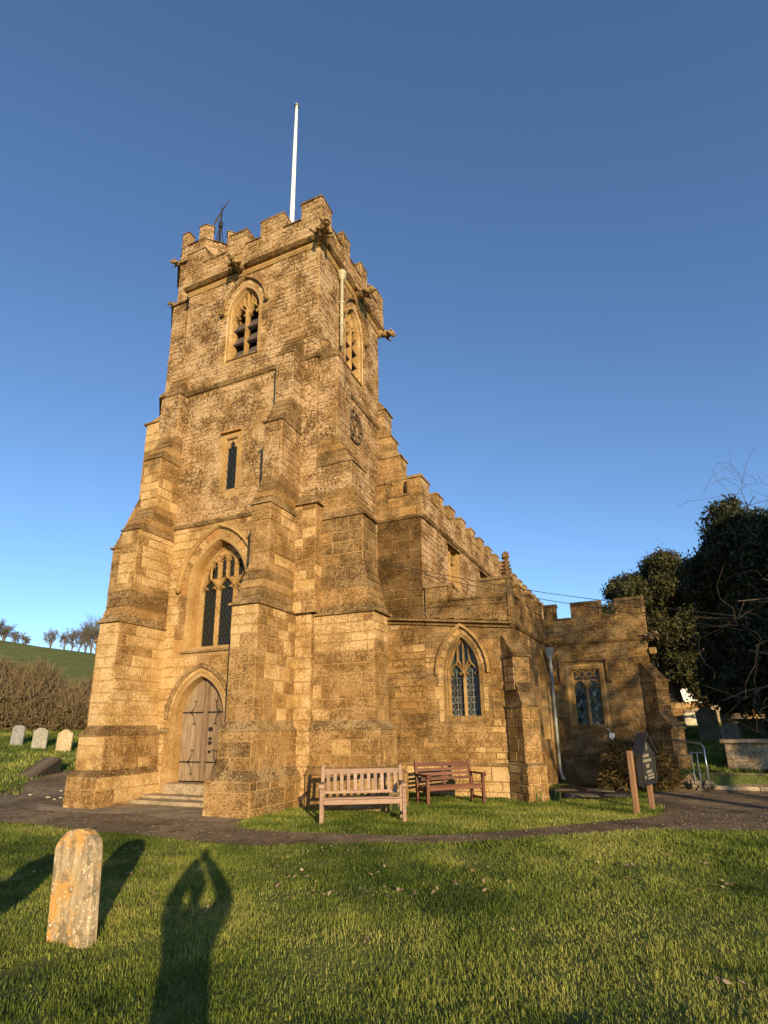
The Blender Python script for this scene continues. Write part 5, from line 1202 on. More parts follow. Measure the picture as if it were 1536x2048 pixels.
# ---------------------------------------------------------------- benches (local: x along, -y front)
def bench(b, L, mat, vertical, parts=True):
    M_ = MAT[mat]; hl = L / 2
    def prt(name, f, sm_=False): m = MB(); f(m); return m.build(name, M_, b, sm_)
    for sx in (-1, 1):
        x = sx * (hl - 0.035)
        prt('leg', lambda m: m.bbox(x - 0.034, x + 0.034, -0.034, 0.034, -0.06, 0.62, 0.006))                  # front leg up to the arm
        prt('back_post', lambda m: m.hexa([(x - 0.03, 0.46, -0.06), (x + 0.03, 0.46, -0.06), (x + 0.03, 0.53, -0.06), (x - 0.03, 0.53, -0.06)] + [(x - 0.03, 0.47, 0.42), (x + 0.03, 0.47, 0.42), (x + 0.03, 0.54, 0.42), (x - 0.03, 0.54, 0.42)]))
        prt('back_post', lambda m: (m.hexa([(x - 0.03, 0.47, 0.42), (x + 0.03, 0.47, 0.42), (x + 0.03, 0.54, 0.42), (x - 0.03, 0.54, 0.42)] + [(x - 0.03, 0.57, 0.90), (x + 0.03, 0.57, 0.90), (x + 0.03, 0.63, 0.90), (x - 0.03, 0.63, 0.90)]),
                                    m.tube([(x, 0.575 if not vertical else 0.6, 0.90), (x, 0.58 if not vertical else 0.6, 0.925), (x, 0.6, 0.945)], [0.036, 0.038, 0.02], 8)))
        prt('arm', lambda m: (m.bbox(x - 0.04, x + 0.04, -0.03, 0.56, 0.62, 0.66, 0.008), m.tube([(x - 0.045, -0.035, 0.625), (x + 0.045, -0.035, 0.625)], 0.045, 10)))
        prt('side_rail', lambda m: m.bbox(x - 0.022, x + 0.022, 0.03, 0.47, 0.30, 0.38, 0.005)); prt('side_rail', lambda m: m.bbox(x - 0.02, x + 0.02, 0.03, 0.47, 0.10, 0.14, 0.005))
    prt('front_rail', lambda m: m.bbox(-hl + 0.07, hl - 0.07, -0.02, 0.02, 0.325, 0.405, 0.006)); prt('rear_rail', lambda m: m.bbox(-hl + 0.06, hl - 0.06, 0.48, 0.52, 0.31, 0.39, 0.006))
    for k in range(6): y = 0.0 + k * 0.082; prt('seat_slat', lambda m: m.bbox(-hl + 0.04, hl - 0.04, y - 0.034 + (0.02 if k == 0 else 0), y + 0.034, 0.41 - 0.012 * k, 0.433 - 0.012 * k, 0.005))
    yb = lambda z: 0.50 + (z - 0.42) * 0.21
    if vertical:
        prt('top_rail', lambda m: m.hexa([(-hl + 0.06, yb(0.79) - 0.02, 0.79), (hl - 0.06, yb(0.79) - 0.02, 0.79), (hl - 0.06, yb(0.79) + 0.02, 0.79), (-hl + 0.06, yb(0.79) + 0.02, 0.79), (-hl + 0.06, yb(0.87) - 0.02, 0.87), (hl - 0.06, yb(0.87) - 0.02, 0.87), (hl - 0.06, yb(0.87) + 0.02, 0.87), (-hl + 0.06, yb(0.87) + 0.02, 0.87)]))
        prt('lower_back_rail', lambda m: m.bbox(-hl + 0.06, hl - 0.06, yb(0.47) - 0.02, yb(0.47) + 0.02, 0.45, 0.505, 0.006))
        n = 11
        for k in range(n):
            x = -hl + 0.06 + (k + 0.6) * (L - 0.12) / (n + 0.2)
            prt('back_slat', lambda m: m.hexa([(x - 0.03, yb(0.50) - 0.01, 0.50), (x + 0.03, yb(0.50) - 0.01, 0.50), (x + 0.03, yb(0.50) + 0.01, 0.50), (x - 0.03, yb(0.50) + 0.01, 0.50), (x - 0.03, yb(0.8) - 0.01, 0.80), (x + 0.03, yb(0.8) - 0.01, 0.80), (x + 0.03, yb(0.8) + 0.01, 0.80), (x - 0.03, yb(0.8) + 0.01, 0.80)]))
    else:
        for k, z in enumerate((0.50, 0.60, 0.70, 0.80)):
            h = 0.062 if k < 3 else 0.085
            prt('back_slat', lambda m: m.hexa([(-hl + 0.06, yb(z) - 0.012, z), (hl - 0.06, yb(z) - 0.012, z), (hl - 0.06, yb(z) + 0.012, z), (-hl + 0.06, yb(z) + 0.012, z), (-hl + 0.06, yb(z + h) - 0.012, z + h), (hl - 0.06, yb(z + h) - 0.012, z + h), (hl - 0.06, yb(z + h) + 0.012, z + h), (-hl + 0.06, yb(z + h) + 0.012, z + h)]))
        prt('back_brace', lambda m: m.hexa([(-0.025, yb(0.42) + 0.013, 0.40), (0.025, yb(0.42) + 0.013, 0.40), (0.025, yb(0.42) + 0.045, 0.40), (-0.025, yb(0.42) + 0.045, 0.40), (-0.025, yb(0.88) + 0.013, 0.88), (0.025, yb(0.88) + 0.013, 0.88), (0.025, yb(0.88) + 0.045, 0.88), (-0.025, yb(0.88) + 0.045, 0.88)]))
a, b_ = Vector((-5.00, 8.72)), Vector((-3.73, 9.39)); c = (a + b_) / 2
o = place('park_bench', c.x, c.y, math.atan2(b_.y - a.y, b_.x - a.x), 'pale weathered teak bench with upright back slats beside the tower buttress', 'bench', 'benches by the church wall'); bench(o, 1.50, 'teak_pale', True)
a, b_ = Vector((-4.17, 11.88)), Vector((-3.19, 12.90)); c = (a + b_) / 2
o = place('park_bench', c.x, c.y, math.atan2(b_.y - a.y, b_.x - a.x), 'dark red-brown bench with horizontal back slats below the aisle window', 'bench', 'benches by the church wall'); bench(o, 1.48, 'teak_red', False)

# ---------------------------------------------------------------- headstones
def headstone(name, x, y, rz, w, h, t, shape, mat, label, lean=(0, 0), sink=0.25, z=None, group='headstones in the churchyard'):
    o = empty(name, (x, y, H(x, y) if z is None else z)); o.rotation_euler = (R(lean[0]), R(lean[1]), rz); tag(o, label, 'headstone', group)
    hw = w / 2; top = []
    if shape == 'round': top = [(hw * math.cos(a), h - hw * 0.72 + hw * 0.72 * math.sin(a)) for a in np.linspace(0, math.pi, 15)]
    elif shape == 'shoulder': top = [(hw, h - 0.16 * w), (hw * 0.86, h - 0.15 * w)] + [(hw * 0.80 * math.cos(a), h - 0.26 * w + 0.26 * w * math.sin(a)) for a in np.linspace(0.3, math.pi - 0.3, 9)] + [(-hw * 0.86, h - 0.15 * w), (-hw, h - 0.16 * w)]
    elif shape == 'ogee': top = [(hw, h - 0.14), (hw * 0.7, h - 0.12), (hw * 0.35, h - 0.03), (0, h), (-hw * 0.35, h - 0.03), (-hw * 0.7, h - 0.12), (-hw, h - 0.14)]
    elif shape == 'angle': top = [(hw, h - 0.10), (hw * 0.55, h), (-hw * 0.55, h), (-hw, h - 0.10)]
    else: top = [(hw, h - 0.04), (hw - 0.04, h), (-hw + 0.04, h), (-hw, h - 0.04)]
    poly = [(-hw, -sink), (hw, -sink)] + top
    jit = [(u + rnd.uniform(-0.004, 0.004), z_ + rnd.uniform(-0.004, 0.004)) for u, z_ in poly]
    cu, cz = 0, h * 0.45; sc = lambda u, z_, k: (cu + (u - cu) * (1 - k / w * 2), cz + (z_ - cz) * (1 - k / h * 2))
    m = MB(); b = 0.012
    rings = [[(sc(u, z_, b)[0], -t / 2, sc(u, z_, b)[1]) for u, z_ in jit], [(u, -t / 2 + b, z_) for u, z_ in jit], [(u, t / 2 - b, z_) for u, z_ in jit], [(sc(u, z_, b)[0], t / 2, sc(u, z_, b)[1]) for u, z_ in jit]]
    m.loft(rings); q = m.build('slab', MAT[mat], o); return o
headstone('headstone', -4.27, 3.50, R(3), 0.44, 0.84, 0.10, 'round', 'headstone', 'round-topped headstone blotched with orange and white lichen in the foreground lawn', (-3, -6.5))
def stone_at(pxb, pyb, z, pxw, pyh, shape, mat, label, rz=0, t=0.1, lean=(0, 0)):
    p = on_z(pxb, pyb, z); dep = project(p)[2]
    x, y = p.x, p.y
    return headstone('headstone', x, y, rz, pxw * dep / FPX, pyh * dep / FPX * 1.02, t, shape, mat, label, lean)
def stone_px(px, pyb, pxw, pyh, shape, mat, label, rz, t=0.1, lean=(0, 0)):
    p = ray_ground(px, pyb); dep = project(p)[2]
    return headstone('headstone', p.x, p.y, rz, pxw * dep / FPX, pyh * dep / FPX, t, shape, mat, label, lean)
stone_px(32, 1490, 24, 38, 'angle', 'hs_grey', 'dark grey headstone nearest the left edge below the hedge', R(28), 0.10, (-2, 2))
stone_px(77, 1497, 28, 40, 'shoulder', 'hs_pale', 'pale grey shouldered headstone below the hedge, middle of three', R(28), 0.10, (-2, 1))
stone_px(126, 1503, 29, 43, 'ogee', 'hs_tan', 'tan headstone with curved top below the hedge, nearest the tower', R(28), 0.10, (-2, 1))
stone_px(1384, 1453, 23, 30, 'angle', 'hs_white', 'small bright cream headstone with clipped corners behind the transept', R(-6), 0.08)
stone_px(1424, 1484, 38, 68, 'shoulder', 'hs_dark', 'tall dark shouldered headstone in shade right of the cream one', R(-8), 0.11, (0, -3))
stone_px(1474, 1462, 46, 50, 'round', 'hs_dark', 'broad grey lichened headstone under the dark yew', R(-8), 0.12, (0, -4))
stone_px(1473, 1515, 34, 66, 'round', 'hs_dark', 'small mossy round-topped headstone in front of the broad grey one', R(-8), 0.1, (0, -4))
stone_px(1437, 1447, 20, 36, 'round', 'hs_tan', 'sunlit tan round headstone behind the dark shouldered one', R(-5), 0.1)
stone_px(1450, 1449, 13, 30, 'angle', 'hs_tan', 'narrow sunlit tan headstone between two dark headstones', R(-5), 0.1)
stone_px(1396, 1447, 20, 30, 'round', 'hs_tan', 'weathered tan round headstone behind the small cream one', R(-5), 0.1)
p = on_y(1336, 1440, 30.0); o = tag(empty('grave_cross', (p.x, p.y, H(p.x, p.y))), 'slender pale stone cross beyond the transept buttress', 'grave cross', 'headstones in the churchyard')
m = MB(); m.bbox(-0.06, 0.06, -0.05, 0.05, 0.2, 1.15, 0.01); m.build('shaft', MAT['hs_tan'], o); m = MB(); m.bbox(-0.24, -0.061, -0.045, 0.045, 0.82, 0.93, 0.01); m.bbox(0.061, 0.24, -0.045, 0.045, 0.82, 0.93, 0.01); m.build('arm', MAT['hs_tan'], o); m = MB(); m.bbox(-0.22, 0.22, -0.2, 0.2, -0.3, 0.2, 0.02); m.build('plinth', MAT['hs_tan'], o)
# headstone just outside the left edge of the view: only its shadow is seen
headstone('headstone', -3.80, 1.45, R(-8), 0.62, 1.06, 0.11, 'round', 'headstone', 'tall round-topped headstone out of view left of the photographer', (-2, 0))

# chest tomb, low tombs
p = ray_ground(1492, 1541)
o = tag(empty('chest_tomb', (p.x + 0.55, p.y + 0.35, H(p.x, p.y)), R(-10)), 'pale stone chest tomb with overhanging slab beside the steps at the right edge', 'tomb')
m = MB(); m.bbox(-0.85, 0.85, -0.42, 0.42, -0.2, 0.72, 0.015); m.build('chest', MAT['concrete'], o)
m = MB(); m.bbox(-1.0, 1.0, -0.56, 0.56, 0.72, 0.82, 0.02); m.build('slab', MAT['concrete'], o)
for x in (-0.8, 0.8):
    for y in (-0.4, 0.4): m = MB(); m.bbox(x - 0.09, x + 0.09, y - 0.06, y + 0.06, -0.2, 0.715, 0.01); m.build('pilaster', MAT['concrete'], o)
p = ray_ground(1508, 1470)
o = tag(empty('table_tomb', (p.x + 0.3, p.y + 0.3, H(p.x, p.y)), R(-10)), 'dark low table tomb under the yew at the right edge', 'tomb')
m = MB(); m.bbox(-0.7, 0.7, -0.35, 0.35, -0.2, 0.5, 0.015); m.build('base', MAT['hs_dark'], o); m = MB(); m.bbox(-0.95, 0.95, -0.5, 0.5, 0.5, 0.6, 0.02); m.build('slab', MAT['hs_dark'], o)

# ---------------------------------------------------------------- notice board
p0, p1 = Vector((-0.05, 12.0)), Vector((0.245, 13.15)); ang = math.atan2(p1.y - p0.y, p1.x - p0.x); L = (p1 - p0).length
o = tag(empty('notice_board', (p0.x, p0.y, H(p0.x, p0.y)), ang), 'dark gabled church notice board on two timber posts by the path', 'notice board')
for x, zt in ((0.0, 1.16), (L, 1.05)):
    m = MB(); m.bbox(x - 0.05, x + 0.05, -0.05, 0.05, -0.3, zt, 0.01); m.build('post', MAT['post'], o)
bx0, bx1 = 0.13, L - 0.03; bm_ = (bx0 + bx1) / 2
m = MB(); m.prism([(bx0, 0, 0.50), (bx1, 0, 0.50), (bx1, 0, 1.10), (bm_, 0, 1.40), (bx0, 0, 1.10)], (0, -0.16, 0), (0, -0.06, 0)); m.build('panel', MAT['board'], o)
for a, b in (((bx0 - 0.08, 1.06), (bm_, 1.44)), ((bx1 + 0.08, 1.06), (bm_, 1.44))):
    m = MB(); m.hexa([(a[0], -0.22, a[1]), (b[0], -0.22, b[1]), (b[0], -0.02, b[1]), (a[0], -0.02, a[1]), (a[0], -0.22, a[1] + 0.05), (b[0], -0.22, b[1] + 0.05), (b[0], -0.02, b[1] + 0.05), (a[0], -0.02, a[1] + 0.05)]); m.build('roof_board', MAT['board'], o)
for x0, x1, z0, z1 in ((bx0, bx0 + 0.05, 0.5, 1.1), (bx1 - 0.05, bx1, 0.5, 1.1), (bx0, bx1, 0.5, 0.58)):
    m = MB(); m.bbox(x0, x1, -0.185, -0.16, z0, z1, 0.005); m.build('frame', MAT['board'], o)
for x0, x1, z0, z1 in ((0.30, 0.75, 1.02, 1.08), (0.26, 0.90, 0.93, 0.985), (0.45, 0.70, 0.82, 0.89), (0.42, 0.85, 0.72, 0.77), (0.50, 0.98, 0.655, 0.695), (0.24, 0.36, 0.63, 0.68), (0.5, 0.98, 0.60, 0.635)):
    m = MB(); m.box(x0, x1, -0.168, -0.164, z0, z1); m.build('notice', MAT['paper'], o)
m = MB(); m.prism([(bm_ - 0.05, -0.17, 1.21), (bm_, -0.17, 1.13), (bm_ + 0.05, -0.17, 1.21), (bm_, -0.17, 1.31)], (0, 0, 0), (0, 0.008, 0)); m.build('emblem', MAT['paper'], o)

# ---------------------------------------------------------------- steps, handrail, retaining stones
o = tag(empty('stone_steps', (3.6, 17.1, -0.13)), 'two broad worn stone steps leading up into the graveyard', 'steps')
for k in range(2):
    x = 0.0
    for i in range(4):
        x0, x1 = -2.25 + i * 1.5, -2.25 + (i + 1) * 1.5 - 0.008
        m = MB(); m.bbox(x0, x1, 0.0 + k * 0.34, 0.55 + k * 0.34, -0.25 + k * 0.16, 0.155 + k * 0.155, 0.02); m.build('step_slab', MAT['concrete'], o)
o = tag(empty('handrail', (1.75, 17.25, 0.0)), 'galvanised steel handrail beside the steps', 'handrail')
m = MB(); m.tube([(0, -0.1, -0.15), (0, -0.1, 0.98), (-0.03, 0.1, 1.06), (-1.1, 1.2, 1.22)], 0.024, 8); m.build('rail', MAT['steel'], o, True)
for x in (-0.17, -0.30):
    m = MB(); m.tube([(x, 0.05, -0.15), (x, 0.05, 0.84)], 0.012, 6); m.build('baluster', MAT['steel'], o)
m = MB(); m.tube([(-0.34, 0.05, 0.84), (0.0, -0.08, 0.84)], 0.014, 6); m.build('cross_rail', MAT['steel'], o)
o = tag(empty('dry_stone_edge', (1.25, 17.0, -0.13)), 'small heap of dark edging stones at the foot of the handrail', 'stones')
for k in range(16):
    x, y, z, r_ = rnd.uniform(0.0, 0.62), rnd.uniform(-0.02, 0.14), rnd.choice((0.05, 0.14, 0.23)), rnd.uniform(0.05, 0.09)
    m = MB(); m.loft([[(x + r_ * s * math.cos(a) * rnd.uniform(0.8, 1.2), y + r_ * s * math.sin(a), z + dz * r_) for a in np.linspace(0, 6.283, 7)[:-1]] for s, dz in ((0.5, -0.7), (1, -0.2), (0.95, 0.3), (0.45, 0.7))]); m.build('rock', MAT['hs_dark'], o)
# boundary wall behind the graves, built of separate rough stones
o = tag(empty('boundary_wall', (1.9, 33.0, H(2.5, 33))), 'rough golden rubble boundary wall beyond the graves', 'wall')
core = MB(); core.box(-0.3, 9.5, 0.05, 0.40, -0.6, 0.95); core.build('wall_core', MAT['mortar'], o)
for c_ in range(5):
    x = -0.3
    while x < 9.4:
        w_ = rnd.uniform(0.22, 0.5); m = MB(); j = rnd.uniform(-0.02, 0.03)
        m.bbox(x + 0.01, x + w_ - 0.01, -0.02 + j, 0.06, -0.25 + c_ * 0.25, -0.015 + c_ * 0.25 + (rnd.uniform(0, 0.12) if c_ == 4 else 0), 0.025); m.build('stone', MAT[rnd.choice(('pale', 'ashlar', 'aged'))], o); x += w_

# sloping timber hatch and low kerb on the left
p = ray_ground(66, 1556)
o = tag(empty('cellar_hatch', (p.x - 0.3, p.y + 0.4, H(p.x, p.y)), R(96)), 'low sloping timber cellar hatch beside the path left of the tower', 'hatch')
o.scale = (0.62, 0.62, 0.62)
m = MB(); m.prism([(-0.75, 0, -0.3), (0.75, 0, -0.3), (0.75, 0, 0.78), (0.62, 0, 0.80), (-0.75, 0, 0.05)], (0, -0.55, 0), (0, 0.55, 0)); m.build('hollow_casing', MAT['board'], o)  # shade of the hollow inside is put into the near-black colour
for k in range(5):
    y0 = -0.58 + k * 0.232; m = MB(); m.hexa([(-0.85, y0, 0.0), (0.72, y0, 0.845), (0.72, y0 + 0.224, 0.845), (-0.85, y0 + 0.224, 0.0), (-0.85, y0, 0.05), (0.70, y0, 0.89), (0.70, y0 + 0.224, 0.89), (-0.85, y0 + 0.224, 0.05)]); m.build('board', MAT['bark'], o)
p = ray_ground(140, 1530)
o = tag(empty('low_kerb_wall', (p.x - 0.6, p.y + 1.2, H(p.x, p.y)), R(38)), 'low stone kerb wall on the bank left of the tower', 'wall')
for k in range(6): m = MB(); m.bbox(-2.4 + k * 0.72, -1.69 + k * 0.72, -0.14, 0.14, -0.5, 0.16 + rnd.uniform(-0.02, 0.02), 0.02); m.build('kerb_stone', MAT['concrete'], o)
# paving slabs at the foot of the transept
o = tag(empty('paving_slab', (-1.2, 16.2, -0.13)), 'bare soil bed with flat stones in front of the transept', 'soil bed')
m = MB(); n_ = 18
m.add([(0.0, 0.0, 0.03)] + [((1.15 + rnd.uniform(-0.1, 0.1)) * math.cos(a), (1.9 + rnd.uniform(-0.15, 0.15)) * math.sin(a), 0.012) for a in np.linspace(0, 2 * math.pi, n_ + 1)[:-1]], [(0, 1 + i, 1 + (i + 1) % n_) for i in range(n_)]); m.build('soil', MAT['soil'], o)
for x, y, w_, h_, rr in ((-0.1, -0.9, 0.8, 0.5, 8), (0.75, -0.6, 0.6, 0.5, -5), (-0.6, 0.2, 0.6, 0.4, 15), (0.3, 0.3, 0.7, 0.5, 3)):
    m = MB(); m.bbox(-w_ / 2, w_ / 2, -h_ / 2, h_ / 2, -0.03, 0.034, 0.010); q = m.build('flagstone', MAT['hs_dark'], o); q.location = (x, y, 0); q.rotation_euler = (0, 0, R(rr))
# pebbles by the tower foot
for k, (px, py) in enumerate(((131, 1602), (139, 1603), (121, 1598), (109, 1601), (96, 1597), (61, 1592), (162, 1606), (209, 1606), (64, 1559), (122, 1584))):
    p = ray_ground(px, py); m = MB(); r_ = rnd.uniform(0.03, 0.055)
    m.loft([[(r_ * s * 1.5 * math.cos(a), r_ * s * math.sin(a), dz * r_) for a in np.linspace(0, 6.283, 8)[:-1]] for s, dz in ((0.6, -0.1), (1, 0.25), (0.8, 0.6), (0.3, 0.8))])
    q = m.build('pebble', MAT['pebble'], None, True); q.location = (p.x, p.y, H(p.x, p.y) + 0.014); q.rotation_euler = (0, 0, rnd.uniform(0, 3)); tag(q, 'small pale pebble on the asphalt at the tower foot', 'pebble', 'pebbles by the tower')

# overhead service cables
for k, (dz, lab) in enumerate(((0.0, 'upper black overhead cable running from the tower across the nave'), (-0.16, 'lower black overhead cable running from the tower across the nave'))):
    pts = []
    for px, py, y in ((742, 1119, 11.4), (830, 1138, 12.3), (920, 1156, 13.0), (1020, 1174, 13.7), (1100, 1187, 14.2), (1200, 1200, 14.9), (1330, 1216, 16.0), (1450, 1230, 17.2), (1620, 1248, 19.5)):
        q = on_y(px, py, y); pts.append(q + Vector((0, 0, dz * (y - 10.6) / 3)))
    m = MB(); m.tube(pts, 0.0085, 5); tag(m.build('overhead_cable', MAT['iron'], None, True), lab, 'cable', 'overhead cables')

# white cottage far behind
o = tag(empty('white_cottage', (3.1, 62.0, H(3.1, 62) - 0.6)), 'white rendered cottage glimpsed beyond the yew trees', 'cottage')
m = MB(); m.prism([(-4, 0, 0), (4, 0, 0), (4, 0, 3.6), (0, 0, 6.3), (-4, 0, 3.6)], (0, 0, 0), (0, 9, 0)); m.build('wall', MAT['render_white'], o)
for a, b in (((-4.4, 3.35), (0, 6.4)), ((4.4, 3.35), (0, 6.4))):
    m = MB(); m.hexa([(a[0], -0.3, a[1]), (b[0], -0.3, b[1]), (b[0], 9.3, b[1]), (a[0], 9.3, a[1]), (a[0], -0.3, a[1] + 0.15), (b[0], -0.3, b[1] + 0.15), (b[0], 9.3, b[1] + 0.15), (a[0], 9.3, a[1] + 0.15)]); m.build('roof', MAT['rooftile'], o)
for x, z in ((-1.8, 0.9), (1.8, 0.9), (-1.8, 3.2), (1.6, 3.2)):
    m = MB(); m.box(x - 0.5, x + 0.5, -0.04, 0.02, z, z + 1.1); wq = m.build('window', MAT['white'], o); m = MB(); m.box(x - 0.42, x + 0.42, -0.05, -0.03, z + 0.08, z + 1.02); m.build('glass', MAT['glass'], wq)

# ================================================================== VEGETATION
def blades(name, pts, length, width, mat, lean=0.45, tint_fn=None, tuft=None):
    """one mesh of curved tapering blades rooted at pts (n,3)"""
    n = len(pts); a = nrng.uniform(0, 2 * np.pi, n); L = length * nrng.uniform(0.45, 1.4, n) * (1.0 if tuft is None else tuft(pts)); W = width * nrng.uniform(0.7, 1.3, n)
    ld = nrng.uniform(0, 2 * np.pi, n); lean_ = np.abs(nrng.normal(0, lean, n))
    side = np.stack([np.cos(a), np.sin(a), np.zeros(n)], -1); ldir = np.stack([np.cos(ld), np.sin(ld), np.zeros(n)], -1)
    up = np.array([0, 0, 1.0])
    mid = pts + up * (L * 0.55)[:, None] * np.cos(lean_ * 0.6)[:, None] + ldir * (L * 0.5 * np.sin(lean_ * 0.6))[:, None]
    tip = mid + up * (L * 0.45 * np.cos(lean_ * 1.5))[:, None] + ldir * (L * 0.55 * np.sin(np.clip(lean_ * 1.5, 0, 1.5)))[:, None]
    V = np.stack([pts - side * W[:, None] / 2, pts + side * W[:, None] / 2, mid + side * W[:, None] * 0.4, mid - side * W[:, None] * 0.4, tip], 1).reshape(-1, 3)
    b = np.arange(n)[:, None] * 5
    t = nrng.uniform(0, 1, n) if tint_fn is None else tint_fn(pts)
    T = np.repeat(np.stack([t, nrng.uniform(0, 1, n), nrng.uniform(0, 1, n)], -1), 5, 0)
    return quads_obj(name, V, [b + np.array([[0, 1, 2, 3]]), b + np.array([[3, 2, 4]])], mat, tint=T)
CHURCH_POLY = np.array([(-11.5, 8.75), (-10.55, 8.75), (-10.55, 10.4), (-7.63, 10.4), (-7.63, 8.75), (-6.56, 8.75), (-6.56, 10.36), (-4.48, 10.36), (-4.48, 11.6), (-6.3, 11.6), (-6.3, 14.2), (-2.9, 14.2), (-2.35, 13.65), (-1.9, 14.1), (-2.4, 14.5), (-2.2, 18.9), (0.3, 18.9), (1.1, 18.1), (1.7, 18.7), (0.9, 19.4), (0.9, 24), (-13, 24), (-13.7, 10.9), (-11.5, 10.9)])
def scatter(n, x0, x1, y0, y1, dens, margin=160):
    x = nrng.uniform(x0, x1, n); y = nrng.uniform(y0, y1, n); z = Hn(x, y)
    c = (np.stack([x, y, z], -1) - np.array(CAM)) @ CR
    ok = c[:, 2] > 0.5; px = PX + FPX * c[:, 0] / np.maximum(c[:, 2], 0.1); py = PY + FPX * c[:, 1] / np.maximum(c[:, 2], 0.1)
    ok &= (px > -margin) & (px < 1536 + margin) & (py < 2048 + margin * 1.2)
    ok &= ~in_poly(x, y, CHURCH_POLY)
    d = np.hypot(x, y); ok &= nrng.uniform(0, 1, n) < dens(d, x, y)
    x, y, z = x[ok], y[ok], z[ok]
    ragged = 0.04 * np.sin(x * 23) + 0.05 * (vnoise(x, y, 3.0, 4) - 0.5) + nrng.normal(0, 0.045, len(x))
    q = ~in_poly(x + ragged, y + ragged, PATH_POLY)
    bed = ((x + 1.2) / 1.05) ** 2 + ((y - 16.2) / 1.75) ** 2 < 1
    q &= ~bed
    return np.stack([x, y, z], -1)[q]
def gt(p):
    v = 0.50 * vnoise(p[:, 0], p[:, 1], 0.7, 1) + 0.35 * vnoise(p[:, 0], p[:, 1], 2.7, 2) + 0.32 * nrng.uniform(0, 1, len(p))
    return np.clip((v - 0.26) * 1.4 + (nrng.uniform(0, 1, len(p)) > 0.95) * 0.4, 0, 1)
P = scatter(1150000, -12, 6, 2.0, 11.8, lambda d, x, y: np.clip(1.25 - (d - 4) * 0.085, 0.28, 1) * np.clip(-0.15 + 0.75 * vnoise(x, y, 2.3, 5) + 0.95 * vnoise(x, y, 5.5, 6), 0.10, 1))
tuft = lambda p: 0.40 + 0.65 * vnoise(p[:, 0], p[:, 1], 2.3, 5) + 0.75 * vnoise(p[:, 0], p[:, 1], 6.0, 6) ** 1.5
g1 = blades('grass', P, 0.038, 0.0056, MAT['grass'], 0.75, gt, tuft); tag(g1, 'short sunlit lawn grass covering the churchyard foreground', 'grass', kind='stuff')
print('near blades', len(P))
P = scatter(320000, -7, 2.2, 7.8, 17.5, lambda d, x, y: np.full(len(x), 0.55))
g2 = blades('grass', P, 0.055, 0.009, MAT['grass'], 0.5, gt); tag(g2, 'lawn strip of grass below the benches along the church wall', 'grass', kind='stuff')
print('wall blades', len(P))
P = scatter(150000, -32, -11, 8, 34, lambda d, x, y: np.full(len(x), 0.8), 60)
g3 = blades('grass', P, 0.09, 0.022, MAT['grass'], 0.5, gt); tag(g3, 'grass bank around the headstones left of the tower', 'grass', kind='stuff')
P = scatter(120000, 1.0, 9, 17.9, 36, lambda d, x, y: np.full(len(x), 0.8), 60)
g4 = blades('grass', P, 0.09, 0.018, MAT['grass'], 0.5, gt); tag(g4, 'shaded graveyard grass beyond the steps on the right', 'grass', kind='stuff')
# withered leaves and moss scraps lying in the lawn
P = scatter(900, -10, 4, 3.2, 10.5, lambda d, x, y: 0.05 + 0.9 * (vnoise(x, y, 0.55, 8) > 0.62) * (vnoise(x, y, 2.2, 9) > 0.45))
nl = len(P); q = []
for p in P:
    for _ in range(rnd.randint(2, 5)): q.append(p + np.array([rnd.gauss(0, 0.035), rnd.gauss(0, 0.035), 0.035 + rnd.uniform(0, 0.02)]))
q = np.array(q); n = len(q); a = nrng.uniform(0, 6.28, n); s = nrng.uniform(0.012, 0.032, n)
ax = np.stack([np.cos(a), np.sin(a), nrng.uniform(-0.5, 0.6, n)], -1) * s[:, None]; bx = np.stack([-np.sin(a), np.cos(a), nrng.uniform(-0.5, 0.6, n)], -1) * s[:, None] * 0.6
V = np.stack([q - ax, q + bx, q + ax, q - bx], 1).reshape(-1, 3)
tag(quads_obj('fallen_leaves', V, [np.arange(n * 4).reshape(-1, 4)], MAT['deadleaf'], tint=np.repeat(nrng.uniform(0, 1, (n, 3)), 4, 0)), 'scattered pale withered leaves lying on the lawn', 'leaves', kind='stuff')

# loose grit and leaf scraps on the asphalt
x = nrng.uniform(-14, 4, 9000); y = nrng.uniform(6.5, 17, 9000); k_ = in_poly(x, y, PATH_POLY) & ~in_poly(x, y, CHURCH_POLY); x, y = x[k_], y[k_]; n = len(x)
q = np.stack([x, y, Hn(x, y) + 0.022], -1); s_ = nrng.uniform(0.006, 0.017, n)[:, None]; a = nrng.uniform(0, 6.28, n)
e1 = np.stack([np.cos(a), np.sin(a), np.zeros(n)], -1) * s_ * 1.3; e2 = np.stack([-np.sin(a), np.cos(a), np.zeros(n)], -1) * s_; e3 = np.array([0, 0, 1.0]) * s_ * 0.8
V = np.stack([q - e1, q + e2, q + e1, q - e2, q + e3], 1).reshape(-1, 3); b = np.arange(n)[:, None] * 5
tag(quads_obj('grit', V, [b + np.array([[0, 1, 4]]), b + np.array([[1, 2, 4]]), b + np.array([[2, 3, 4]]), b + np.array([[3, 0, 4]])], MAT['deadleaf'], tint=np.repeat(nrng.uniform(0, 1, (n, 3)), 5, 0)), 'loose grit and leaf scraps strewn over the asphalt path', 'grit', kind='stuff')

# daffodil clumps
for px, py, lab, nb_ in ((792, 1624, 'clump of daffodil leaves behind the right leg of the pale bench', 26), (1077, 1606, 'small clump of daffodil leaves at the foot of the aisle buttress', 14), (1113, 1603, 'taller clump of daffodil leaves beside the aisle downpipe', 34)):
    p = ray_ground(px, py); pts = np.array([p.x, p.y, H(p.x, p.y)]) + np.concatenate([nrng.normal(0, 0.055, (nb_, 2)), np.zeros((nb_, 1))], 1)
    tag(blades('daffodil_clump', pts, 0.30, 0.016, MAT['daffodil'], 0.22), lab, 'plant', 'daffodil clumps')

